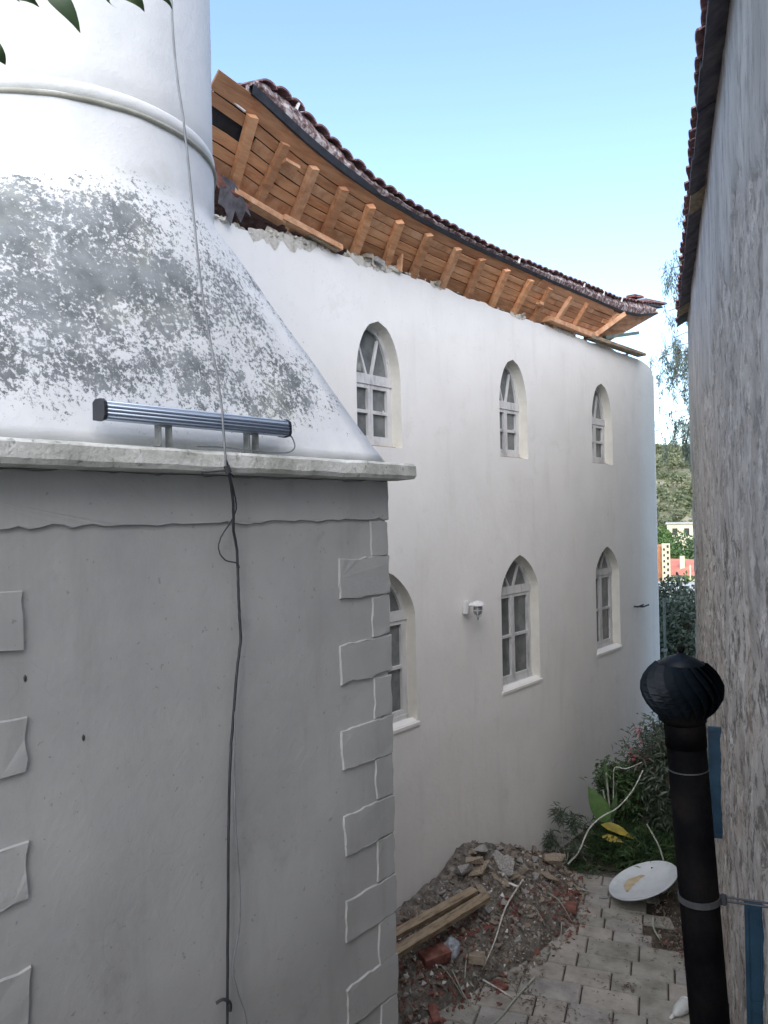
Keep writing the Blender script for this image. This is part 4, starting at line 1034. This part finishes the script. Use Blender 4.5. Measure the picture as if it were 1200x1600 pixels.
# bag
bm = bmesh.new(); bmesh.ops.create_icosphere(bm, subdivisions=3, radius=.085)
for v in bm.verts: v.co *= 1+.35*fbm(v.co.x*14, v.co.y*14, v.co.z*14); v.co.x *= .8; v.co.z *= 1.15
bmesh.ops.translate(bm, verts=bm.verts, vec=Vector(on(-4.43, 6.30, .07)))
tagit(part('plastic_bag', bm, mat('pale_plastic', [(.34, .38, .44), (.5, .53, .58)], 12, 4, .4, .5, 30), None, on(-4.43, 6.30, 0)), 'crumpled pale plastic bag beside the hollow brick', 'bag')
# beams
for q, (a, b, w, h, lab) in enumerate((((-4.66, 5.1, 1.20), (-4.56, 6.93, 1.12), .09, .05, 'weathered timber beam lying on the heap nearer the white wall'),
                                       ((-4.54, 5.1, 1.12), (-4.44, 6.98, 1.07), .10, .055, 'weathered timber beam lying on the heap nearer the paving'))):
    bm = bmesh.new(); bar(bm, a, b, w, h, (0.25, 0, 1), .004); tagit(part('timber_beam', bm, woodb_m, None, a), lab, 'beam')
# sticks
def stick(name, pts, r, label, mt_=rope_m, cat='stick'):
    bm = bmesh.new(); p = smooth_path(pts, 4); tube(bm, p, [r*(1-.4*i/len(p)) for i in range(len(p))], 6); return tagit(part(name, bm, mt_, None, pts[0]), label, cat)
stick('thin_cane', [on(-4.42, 7.72, .10), on(-4.34, 7.2, .11), on(-4.27, 6.85, .08), on(-4.22, 6.52, .05)], .010, 'long pale cane leaning down the front of the rubble heap')
stick('thin_cane', [on(-4.20, 6.50, .05), (-4.02, 6.50, G+.03), (-3.86, 6.48, G+.02)], .010, 'short pale cane lying from the heap onto the paving')
stick('thin_cane', [(-3.84, 6.9, G+.02), (-3.83, 6.5, G+.015), (-3.80, 6.1, G+.015), (-3.85, 5.7, G+.02)], .013, 'dull grey cane lying straight on the paving', stem_m)
for q in range(16):
    y0 = rk.uniform(5.8, 8.8); x0 = smooth_tab(XF, y0, .2)-rk.uniform(.0, .5); x0 = max(x0, -4.85); an = rk.uniform(0, 6.28); l = rk.uniform(.15, .42)
    x1, y1 = max(x0+l*math.cos(an), -4.9), y0+l*math.sin(an)
    stick('twig', [on(x0, y0, .03), on((x0+x1)/2, (y0+y1)/2, rk.uniform(.04, .09)), on(x1, y1, .03)], rk.uniform(.004, .009), '%s %s twig on the rubble %s' % ('long' if l > .3 else 'short' if l < .22 else 'medium', ('dark', 'pale')[q % 2], 'near the minaret corner' if y0 < 6.4 else 'beside the timber beams' if y0 < 7.2 else 'below the heap crest' if y0 < 8 else 'near the big boulder'), (bark_m, stem_m)[q % 2], 'twig')['group'] = 'twigs on the rubble'
# leaf litter and twigs on the paving
V = []; Fc = []
for cx_, cy_, n, sp in ((-3.72, 6.55, 60, .09), (-3.5, 6.3, 40, .09), (-3.3, 6.6, 30, .07), (-3.05, 7.35, 30, .06), (-3.2, 8.3, 60, .12), (-3.45, 8.55, 40, .12), (-3.9, 6.75, 80, .12), (-3.0, 6.75, 20, .06), (-3.35, 7.3, 20, .2), (-3.6, 7.6, 40, .5), (-2.8, 8.3, 160, .22)):
    for _ in range(n):
        x, y = random.gauss(cx_, sp), random.gauss(cy_, sp)
        leaf(V, Fc, (x, y, G+.012+random.random()*.01), (random.gauss(0, 1), random.gauss(0, 1), .1), (0, 0, 1), random.uniform(.02, .06), random.uniform(.006, .02))
tagit(pyd('fallen_leaves', V, Fc, bark_m, None, (-3.5, 7, G)), 'dark dry leaves fallen in small clusters on the paving', kind='stuff')

# dirt strip with red grit by the neighbour's wall
V = []; Fc = []; mi = []
for i in range(1800):
    u = random.uniform(8.3, 10.4); d = random.uniform(-.5, .42)
    if d < .16-.28*(u-8.4)+random.gauss(0, .06): continue
    p0 = nbw(u, d, G+.01); s = random.choice([.006, .01, .016]); k = len(V)
    for _ in range(4): V.append(p0+rvec(s))
    Fc += [(k, k+1, k+2), (k, k+2, k+3), (k+1, k+2, k+3)]; mi += [(1 if u < 8.9 and random.random() < .5 else 0)]*3
tagit(pyd('grit_strip', V, Fc, [stone_ms[2], red_m], None, (-2.6, 8, G), mi), 'brown and red grit strewn along the foot of the grey wall', kind='stuff')
bm = bmesh.new()
for i in range(1): 
    ring = [bm.verts.new(nbw(u, d, z)) for u, d, z in ((8.5, .5, G+.03), (8.6, .18, G+.012), (9.5, -.02, G+.012), (10.43, -.25, G+.012), (10.44, -1.55, G+.012), (12.5, -1.2, G+.03), (12.5, .2, G+.05), (12.5, .5, G+.08))]
    bm.faces.new(ring)
tagit(part('earth_bed', bm, soil_m, None, (-3, 9, G)), 'dark earth bed along the grey wall', kind='structure')

# satellite dish
dc = Vector((-3.55, 9.05, G+.27)); dn = Vector((-.34, -.20, .92)).normalized()
ds = dn.cross(Vector((0, 1, .2))).normalized(); du = dn.cross(ds)
dish = thing('satellite_dish', (dc.x, dc.y, G), 'dirty white satellite dish lying tilted on the ground beside the flue pipe', 'satellite dish')
def dp_(r, t, off=0): return dc + (ds*math.cos(t)*.43+du*math.sin(t)*.40)*r + dn*(.085*(r*r-1)+off)
bm = bmesh.new(); rg = [[bm.verts.new(dp_(r, 2*math.pi*k/48, o)) for k in range(48)] for r, o in ((.04, 0), (.25, 0), (.5, 0), (.75, 0), (.97, 0), (1.0, .006), (1.015, 0), (1.0, -.014), (.95, -.012), (.5, -.012), (.04, -.012))]
for a, b in zip(rg, rg[1:]):
    for k in range(48): bm.faces.new((a[k], a[(k+1) % 48], b[(k+1) % 48], b[k]))
bm.faces.new(rg[0]); bm.faces.new(rg[-1])
part('reflector', bm, dish_m, dish, smooth=True)
bm = bmesh.new(); g = []
for i in range(12):
    t = R(-70+10*i); w = .13*math.sin(math.pi*i/11)+.012
    g.append([bm.verts.new(dp_(.52+w*q+.05*fbm(i*.5, q), t, .003)) for q in (-1, -.3, .4, 1)])
for a, b in zip(g, g[1:]):
    for k in range(3): bm.faces.new((a[k], a[k+1], b[k+1], b[k]))
part('rust_stain', bm, rust_m, dish, smooth=True)
bm = bmesh.new(); tube(bm, [dp_(.2, 1, -.02), dp_(.2, 1, -.02)-dn*.10, Vector((dc.x+.1, dc.y+.1, G+.05))], .02, 8); part('mount', bm, steel_m, dish)
bm = bmesh.new(); a = dc+Vector((-.36, -.19, -.24)); tube(bm, [a, a+Vector((-.10, -.03, -.02))], .012, 6); part('feed_arm', bm, steel_m, dish)
# white plastic scoop on the paving
sc_o = Vector((-2.52, 7.22, G))
scoop = thing('plastic_jug', tuple(sc_o), 'small white plastic jug lying on the paving by the flue pipe', 'jug')
bm = bmesh.new(); tube(bm, [sc_o+Vector((-.02, -.07, .03)), sc_o+Vector((0, -.02, .05)), sc_o+Vector((.02, .04, .06)), sc_o+Vector((.03, .12, .06))], [.02, .05, .062, .058], 16, False); part('body', bm, mat('clear_plastic', [(.5, .52, .5), (.62, .64, .62)], 8, 3, .35), scoop, smooth=True)
bm = bmesh.new(); tube(bm, [sc_o+Vector((.03+.058*math.cos(t), .12, .06+.058*math.sin(t))) for t in [2*math.pi*k/20 for k in range(21)]], .008, 6, False); part('rim', bm, white_m, scoop, smooth=True)
bm = bmesh.new(); tube(bm, [sc_o+Vector((-.02, -.07, .03)), sc_o+Vector((-.035, -.13, .02))], [.02, .012], 10); part('spout', bm, white_m, scoop, smooth=True)

# ------------------------------------------------------------------ plants at the far end of the court
def leafy(name, root, stems, nleaf, ln, wd, mt_, label, cat, droop=.3, spread=.14, r0=.012, start=.25, flowers=None, mat_stem=None, up=.3):
    t = thing(name, root, label, cat); bm = bmesh.new(); V = []; Fc = []
    for pts in stems:
        p = smooth_path([Vector(q) for q in pts], 5); tube(bm, p, [r0*(1-.7*i/len(p)) for i in range(len(p))], 5)
        for _ in range(nleaf):
            s = start+(1-start)*random.random(); q = p[min(len(p)-1, int(s*len(p)))]+rvec(spread*.35)
            d = Vector((random.gauss(0, 1), random.gauss(0, 1), random.gauss(up, .6)-droop))
            leaf(V, Fc, q, d, (random.gauss(0, .3), random.gauss(0, .3), 1), ln*random.uniform(.6, 1.3), wd*random.uniform(.7, 1.2), .2, random.uniform(0, .3))
    part('stem', bm, mat_stem or bark_m, t)
    pyd('foliage', V, Fc, mt_, t)
    if flowers:
        V = []; Fc = []
        for c_ in flowers:
            for _ in range(14): leaf(V, Fc, Vector(c_)+rvec(.035), rvec(), (0, 0, 1), .045, .035)
        pyd('blossom', V, Fc, pink_m, t)
    return t
def fan(root, n, h, sp, lean=(0, 0)):
    out = []
    for _ in range(n):
        a = random.uniform(0, 6.28); s = random.uniform(.2, 1)*sp; hh = h*random.uniform(.6, 1)
        out.append([root, (root[0]+s*.35*math.cos(a)+lean[0]*.4, root[1]+s*.35*math.sin(a)+lean[1]*.4, root[2]+hh*.5), (root[0]+s*math.cos(a)+lean[0], root[1]+s*math.sin(a)+lean[1], root[2]+hh)])
    return out
r1 = (-3.78, 10.45, G)
leafy('oleander_bush', r1, fan(r1, 40, 1.85, .5), 170, .13, .03, leaf_ms['leaf_grey'], 'tall dark bush with pink blossom against the white wall corner', 'bush', .2, .22,
      flowers=[(-4.02, 10.2, 2.18), (-3.95, 10.1, 2.05), (-4.12, 10.25, 1.80), (-4.05, 10.2, 1.72), (-3.9, 10.1, 1.85)])
r2 = (-4.35, 10.3, G)
leafy('ivy_shrub', r2, fan(r2, 34, 1.2, .45, (.1, .1)), 150, .10, .04, leaf_ms['leaf_dark'], 'low dark shrub below the pink-flowering bush', 'shrub', .2, .2)
r3 = (-4.72, 9.40, G)
leafy('spurge_plant', r3, [[r3, (-4.76, 9.38, G+.35), (-4.80, 9.36, G+.72)], [r3, (-4.68, 9.42, G+.3), (-4.62, 9.45, G+.62)], [r3, (-4.80, 9.35, G+.18), (-4.90, 9.3, G+.34)], [r3, (-4.62, 9.4, G+.15), (-4.55, 9.38, G+.30)]],
      150, .12, .02, leaf_ms['leaf_grey'], 'thin spiky-leaved plant standing just beyond the boulder', 'plant', .35, .10, .010, .72, mat_stem=stem_m)
# low fern-like growth in front of the shrubs
V = []; Fc = []
for i in range(3200):
    x, y = random.gauss(-4.05, .30), random.gauss(9.95, .20)
    leaf(V, Fc, (x, y, G+random.uniform(0, .42)), (random.gauss(0, .7), random.gauss(0, .7), .7), (random.gauss(0, .5), random.gauss(0, .5), 1), random.uniform(.08, .2), .012, .2, .4)
for i in range(500):
    x, y = random.gauss(-4.6, .18), random.gauss(9.45, .12)
    leaf(V, Fc, (x, y, G+random.uniform(0, .06)), (random.gauss(0, 1), random.gauss(0, 1), .4), (0, 0, 1), random.uniform(.03, .08), .015, .2, .4)
tagit(pyd('undergrowth', V, Fc, leaf_ms['leaf_dark'], None, (-4.2, 9.7, G)), 'low green undergrowth at the far edge of the paving', kind='stuff')
# broad-leaved plant with one bright leaf and two yellowing ones
bp_ = thing('broad_leaf_plant', (-4.28, 9.95, G), 'broad-leaved plant with one bright green and two yellow leaves', 'plant')
bm = bmesh.new()
for pts in ([(-4.28, 9.95, G), (-4.36, 9.95, 1.0), (-4.44, 9.97, 1.35)], [(-4.28, 9.95, G), (-4.25, 9.9, .8), (-4.22, 9.85, .95)], [(-4.28, 9.95, G), (-4.3, 9.9, .9), (-4.38, 9.95, 1.6)]): tube(bm, smooth_path(pts, 4), .012, 6)
part('stem', bm, stem_m, bp_)
def big_leaf(p, d, up, ln, wd, mt_, sag=.25):
    d = Vector(d).normalized(); s = d.cross(Vector(up)).normalized(); n = s.cross(d); bm = bmesh.new(); prev = None; N_ = 9
    for i in range(N_):
        t = i/(N_-1); w = wd*.5*math.sin(math.pi*min(1, t**.8*.97+.02)); c_ = Vector(p)+d*ln*t-n*sag*ln*t*t
        wv = .006*math.sin(i*2.3)
        cur = [bm.verts.new(c_+s*w+n*(.2*w+wv)), bm.verts.new(c_), bm.verts.new(c_-s*w+n*(.2*w-wv))]
        if prev:
            for q in (0, 1): bm.faces.new((prev[q], cur[q], cur[q+1], prev[q+1]))
        prev = cur
    return part('leaf', bm, mt_, bp_, smooth=True)
big_leaf((-4.30, 9.80, .98), (-.42, -.15, .85), (.6, -.8, .1), .52, .25, leaf_ms['leaf_bright'], .1)
big_leaf((-4.34, 9.66, 1.0), (.95, .1, .0), (0, -.5, 1), .42, .14, leaf_ms['leaf_yellow'], .35)
big_leaf((-4.32, 9.62, .86), (.9, .0, .05), (0, -.6, .8), .30, .10, leaf_ms['leaf_yellow'], .1)
big_leaf((-4.38, 9.97, 1.35), (-.1, .1, 1), (.7, -.7, 0), .42, .08, leaf_ms['leaf_dark'], .1)
big_leaf((-4.3, 9.9, 1.0), (.3, -.2, .9), (.5, -.8, 0), .40, .09, leaf_ms['leaf_dark'], .2)
# pale dry creeper stems
stick('dry_creeper', [(-4.62, 9.25, .55), (-4.50, 9.32, .72), (-4.42, 9.45, .98), (-4.30, 9.6, 1.13), (-4.10, 9.65, 1.28), (-3.95, 9.8, 1.5), (-3.85, 9.9, 1.75)], .012, 'pale dry creeper stem running up in front of the bushes', cat='stem')
stick('dry_creeper', [(-4.32, 10.0, .9), (-4.30, 10.0, 1.4), (-4.28, 10.0, 1.67), (-4.12, 10.0, 1.69), (-3.90, 10.0, 1.82)], .009, 'thin pale stem bent over at the top of the dark shrub', cat='stem')
stick('dry_creeper', [(-3.42, 9.5, .62), (-3.50, 9.5, .95), (-3.66, 9.5, 1.22)], .013, 'short pale forked stem behind the dish', stem_m, cat='stem')
stick('dry_creeper', [(-3.3, 8.7, .5), (-3.22, 8.5, .48), (-3.1, 8.35, .47)], .012, 'grey stick lying on the earth below the dish', stem_m, cat='stick')

# ------------------------------------------------------------------ trees and town beyond
def crown_tree(name, base, h, rad, nleaf, ls, mt_, label, cat='tree', group=None, sq=.75, trunk_r=.12, clumps=14, low=.25):
    t = thing(name, tuple(base), label, cat, group); base = Vector(base); V = []; Fc = []
    bm = bmesh.new(); tube(bm, smooth_path([base-Vector((0, 0, .2)), base+Vector((.05*h, 0, h*.35)), base+Vector((0, 0, h*.8))], 3), [trunk_r*(1-.1*i) for i in range(7)], 6)
    cs = []
    for _ in range(clumps):
        v = rvec().normalized()*random.uniform(.25, .8); c_ = base+Vector((v.x*rad, v.y*rad, h*(low+(1-low)*.5)+v.z*h*(1-low)*.48)); cs.append((c_, rad*random.uniform(.28, .5)))
        tube(bm, [base+Vector((0, 0, h*.4)), c_], [trunk_r*.3, trunk_r*.1], 4, False)
    part('trunk', bm, bark_m, t)
    for _ in range(nleaf):
        c_, r = random.choice(cs); q = c_+rvec().normalized()*r*random.uniform(.5, 1.05)
        leaf(V, Fc, q, rvec(), rvec(), ls*random.uniform(.6, 1.4), ls*.6)
    pyd('crown', V, Fc, mt_, t); return t
def top(az, r, zt): return zt-bz(az, r).z
def bz(az, r): p = pol(az, r); return Vector((p.x, p.y, ground_z(p.x, p.y)))
crown_tree('leafy_bush', bz(18.3, 17.5), top(18.3, 17.5, 3.95), 1.35, 10000, .11, leaf_ms['leaf_grey'], 'dense green bush in the gap between the two buildings', 'bush', low=.05)
crown_tree('leafy_bush', bz(19.2, 24), top(19.2, 24, 3.0), 1.6, 6000, .14, leaf_ms['leaf_town'], 'lighter green bush rising behind the nearer dense bush', 'bush', low=.1)
p = bz(18.6, 42)
ob = thing('flat_roof_shed', tuple(p), 'low pale shed with a flat white roof edge beyond the bushes', 'shed')
def hb(par, az, r, w, dpt, z0, z1, mt_, name, lat=0.0, fwd=0.0, yaw_=0.0):
    c_ = pol(az, r); f_ = c_.normalized(); s_ = Vector((f_.y, -f_.x, 0)); f2 = f_*math.cos(yaw_)+s_*math.sin(yaw_); s2 = Vector((f2.y, -f2.x, 0)); c_ = c_+s_*lat+f_*fwd
    bm = bmesh.new(); vs = [bm.verts.new(c_+s2*a+f2*b+Vector((0, 0, z))) for a in (-w/2, w/2) for b in (-dpt/2, dpt/2) for z in (z0, z1)]
    for q in ((0, 1, 3, 2), (4, 6, 7, 5), (0, 4, 5, 1), (2, 3, 7, 6), (0, 2, 6, 4), (1, 5, 7, 3)): bm.faces.new([vs[i] for i in q])
    return part(name, bm, mt_, par)
hb(ob, 18.3, 42, 3.4, 4, p.z-1, 1.15, pale_m, 'wall'); hb(ob, 18.3, 42, 3.8, 4.4, 1.16, 1.30, pale_m, 'roof')
crown_tree('leafy_tree', bz(18.4, 56), top(18.2, 56, 1.3), 2.2, 3600, .25, leaf_ms['leaf_town'], 'green tree in front of the red-roofed house', 'tree')
# unfinished brick building with a cream block corner
p = bz(19.6, 60); ub = thing('brick_building', tuple(p), 'narrow unfinished orange brick building with a cream block corner pier', 'building')
hb(ub, 19.95, 61, 1.1, 3, p.z-1, 2.55, orange_m, 'wall')
pier = hb(ub, 19.40, 59.2, .55, .5, p.z-1, 2.75, cream_m, 'pier')
for k in range(11):
    z = 2.45-k*.42
    hb(ub, 19.40, 59.2, .14, .02, z, z+.2, dark_m, 'hole', .12, -.265, 0); hb(ub, 19.40, 59.2, .12, .02, z-.2, z-.03, dark_m, 'hole', -.13, -.265, 0)
# red-roofed house
p = bz(18.2, 82); rh = thing('red_roof_house', tuple(p), 'house with a red tiled roof and pale chimney down in the valley', 'house')
hb(rh, 18.1, 84, 6.5, 5, p.z-1, -1.2, cream_m, 'wall', 0, 0, .5)
c_ = pol(18.1, 84); f_ = c_.normalized(); s_ = Vector((f_.y, -f_.x, 0)); f2 = f_*math.cos(.5)+s_*math.sin(.5); s2 = Vector((f2.y, -f2.x, 0)); bm = bmesh.new()
q = [bm.verts.new(c_+s2*a+f2*b+Vector((0, 0, z))) for a, b, z in ((-3.6, -2.9, -1.25), (3.6, -2.9, -1.25), (3.6, 2.9, -1.25), (-3.6, 2.9, -1.25), (-3.6, 0, .15), (3.6, 0, .15))]
for f in ((0, 1, 5, 4), (2, 3, 4, 5), (0, 4, 3), (1, 2, 5), (0, 3, 2, 1)): bm.faces.new([q[i] for i in f])
rr_ = part('roof', bm, redroof_m, rh)
hb(rr_, 18.35, 82.5, .45, .5, -.9, .55, cream_m, 'chimney')
for l in (-2.0, 0.2): hb(rh, 18.1, 81.2, .7, .1, -3.4, -2.3, dark_m, 'window', l, 0, .5)
crown_tree('leafy_tree', bz(19.15, 100), top(19.15, 100, 2.2), 3.0, 3000, .45, leaf_ms['leaf_town'], 'round green tree above the brick pier', 'tree')
crown_tree('leafy_tree', bz(18.2, 106), top(18.2, 106, 2.6), 3.6, 3600, .45, leaf_ms['leaf_dark'], 'dark green tree above the red roof', 'tree')
crown_tree('leafy_tree', bz(19.5, 132), top(19.5, 132, 3.4), 3.0, 2600, .5, leaf_ms['leaf_town'], 'bright green tree beside the cream house on the lower hill', 'tree')
p = bz(18.2, 145); ch = thing('cream_house', tuple(p), 'small cream house with dark windows low on the hillside', 'house')
hb(ch, 18.1, 145, 6.0, 5, p.z-2, 2.7, cream_m, 'wall'); hb(ch, 18.1, 145, 6.4, 5.4, 2.71, 3.0, pale_m, 'roof')
for l in (-1.7, 0.2, 1.9): hb(ch, 18.1, 142.4, .8, .1, .9, 2.0, dark_m, 'window', l, 0)
bm = bmesh.new(); p = bz(17.85, 75); tube(bm, [p-Vector((0, 0, .5)), p+Vector((0, 0, 9.2))], .07, 6); tagit(part('utility_pole', bm, cream_m, None, tuple(p)), 'thin pale utility pole beside the red-roofed house', 'pole')
# hillside shrubs: many, one mass
V = []; Fc = []
for i in range(2600):
    az = random.uniform(10, 30); r = 120+270*random.random()
    if 14 > az or az > 25:
        if random.random() < .6: continue
    p = bz(az, r); s = random.uniform(.9, 2.6)
    for _ in range(26):
        leaf(V, Fc, p+Vector((random.gauss(0, s*.45), random.gauss(0, s*.45), abs(random.gauss(s*.35, s*.25)))), rvec(), rvec(), s*.42, s*.4)
tagit(pyd('hillside_shrubs', V, Fc, leaf_ms['leaf_hill'], None, tuple(pol(18, 240, 10))), 'scattered green scrub covering the far hillside', kind='stuff')

# drooping gum tree just beyond the neighbour's building
et = thing('gum_tree', tuple(pol(15.0, 19.5, G)), 'gum tree with drooping narrow grey-green leaves beyond the grey wall', 'tree')
eb = pol(15.0, 19.5, G); bm = bmesh.new()
tube(bm, smooth_path([eb, eb+Vector((.1, .1, 3)), eb+Vector((-.1, .1, 6.5)), eb+Vector((-.2, 0, 10)), eb+Vector((-.2, 0, 12))], 4), [.17-.008*i for i in range(17)], 8)
V = []; Fc = []; rp = random.Random(21); main_bm = bm
def spray(start, end, nstr, lsl, nl=34):
    start, end = Vector(start), Vector(end); tube(bm, smooth_path([start, (start+end)/2+Vector((0, 0, .25)), end], 4), .010, 5)
    for _ in range(int(nstr*2.2)):
        q = start.lerp(end, rp.uniform(.5, 1.05))+Vector((rp.gauss(0, .16), rp.gauss(0, .16), rp.gauss(0, .14))); q2 = q+Vector((rp.gauss(0, .1), rp.gauss(0, .1), -rp.uniform(.25, lsl)))
        tube(bm, [q, (q+q2)/2+Vector((rp.gauss(0, .03), 0, .02)), q2], .004, 3, False)
        for _ in range(nl):
            w = q.lerp(q2, rp.random()); leaf(V, Fc, w+rvec(.035), (rp.gauss(0, .45), rp.gauss(0, .45), -1), (rp.gauss(0, 1), rp.gauss(0, 1), 0), rp.uniform(.07, .15), .018, .1, .1)
for (az, z, n, l) in ((18.2, 11.0, 9, .7), (18.75, 10.7, 8, .7), (18.9, 9.9, 4, .5), (18.6, 9.3, 8, .6), (19.0, 8.95, 6, .7), (19.35, 8.75, 7, .6), (18.5, 8.7, 9, .8), (19.2, 8.2, 4, .45), (18.3, 7.9, 3, .4),
                      (18.2, 7.35, 7, .6), (18.8, 7.2, 8, .45), (19.4, 7.4, 4, .35), (18.1, 6.9, 7, .6), (18.9, 6.8, 4, .4), (17.0, 12.2, 12, 1), (16.0, 12.6, 12, 1), (14.0, 12, 14, 1), (13, 11, 14, 1), (15, 10, 14, 1), (12.8, 9.5, 12, 1)):
    e_ = pol(az, 19.3+rp.uniform(-.5, .5), z); spray((eb.x-.15, eb.y, z-.3 if z < 11 else 10.5), e_, n, l)
part('trunk', bm, bark_m, et); pyd('crown', V, Fc, leaf_ms['leaf_euc'], et)

# branch overhanging the top-left of the view, from a tree rooted behind the viewer's left
tr = thing('overhanging_tree', (-2.6, -1.2, G), 'tree with dark pointed leaves hanging into the view from above', 'tree')
bm = bmesh.new(); tube(bm, smooth_path([(-2.6, -1.2, G-.03), (-2.5, -1.1, 3.0), (-2.4, -1.0, 5.6), (-2.2, -.5, 6.6), (-1.9, .2, 6.75), (-1.65, .72, 6.62), (-1.5, .9, 6.45), (-1.36, 1.02, 6.42)], 5), [.10*(1-i/40) if i < 18 else .018-.0003*(i-18) for i in range(36)], 8)
part('trunk', bm, bark_m, tr)
def hang(b, tip, wd):
    b, tip = Vector(b), Vector(tip); d = tip-b; bm = bmesh.new(); s = d.cross(Vector((.6, -.7, .2))).normalized(); n = s.cross(d).normalized(); prev = None; ln = d.length
    for i in range(9):
        t = i/8; w = wd*.5*math.sin(math.pi*min(1, t**.75*.97+.02)); c_ = b+d*t+n*.02*math.sin(t*3)+s*.006*math.sin(t*5)
        cur = [bm.verts.new(c_+s*w+n*w*.35), bm.verts.new(c_), bm.verts.new(c_-s*w+n*w*.35)]
        if prev:
            for q in (0, 1): bm.faces.new((prev[q], cur[q], cur[q+1], prev[q+1]))
        prev = cur
    part('leaf', bm, leaf_ms['leaf_dark'], tr, smooth=True)
    bm = bmesh.new(); tube(bm, [b, b+Vector((-.01, .01, .06)), Vector((b.x*.8-.3, b.y*.8+.17, max(6.5, b.z+.12)))], .0022, 5); part('leaf_stalk', bm, bark_m, tr)
for b, tip, w in (((-1.532, 0.803, 6.285), (-1.509, 0.848, 6.178), 0.045),
                  ((-1.513, 0.819, 6.278), (-1.539, 0.823, 6.244), 0.040),
                  ((-1.573, 0.769, 6.258), (-1.541, 0.821, 6.247), 0.040),
                  ((-1.63, 0.722, 6.244), (-1.603, 0.771, 6.242), 0.029),
                  ((-1.614, 0.735, 6.257), (-1.573, 0.796, 6.231), 0.035),
                  ((-1.427, 0.89, 6.252), (-1.447, 0.9, 6.236), 0.013),
                  ((-1.421, 0.895, 6.265), (-1.404, 0.935, 6.219), 0.035),
                  ((-1.403, 0.909, 6.269), (-1.413, 0.927, 6.233), 0.024),
                  ((-1.367, 0.939, 6.264), (-1.359, 0.972, 6.223), 0.016),
                  ((-1.631, 0.722, 6.161), (-1.632, 0.747, 6.115), 0.045),
                  ((-1.491, 0.837, 6.267), (-1.548, 0.816, 6.25), 0.032),
                  ((-1.357, 0.947, 6.274), (-1.369, 0.963, 6.252), 0.027)):
    hang(b, tip, w)
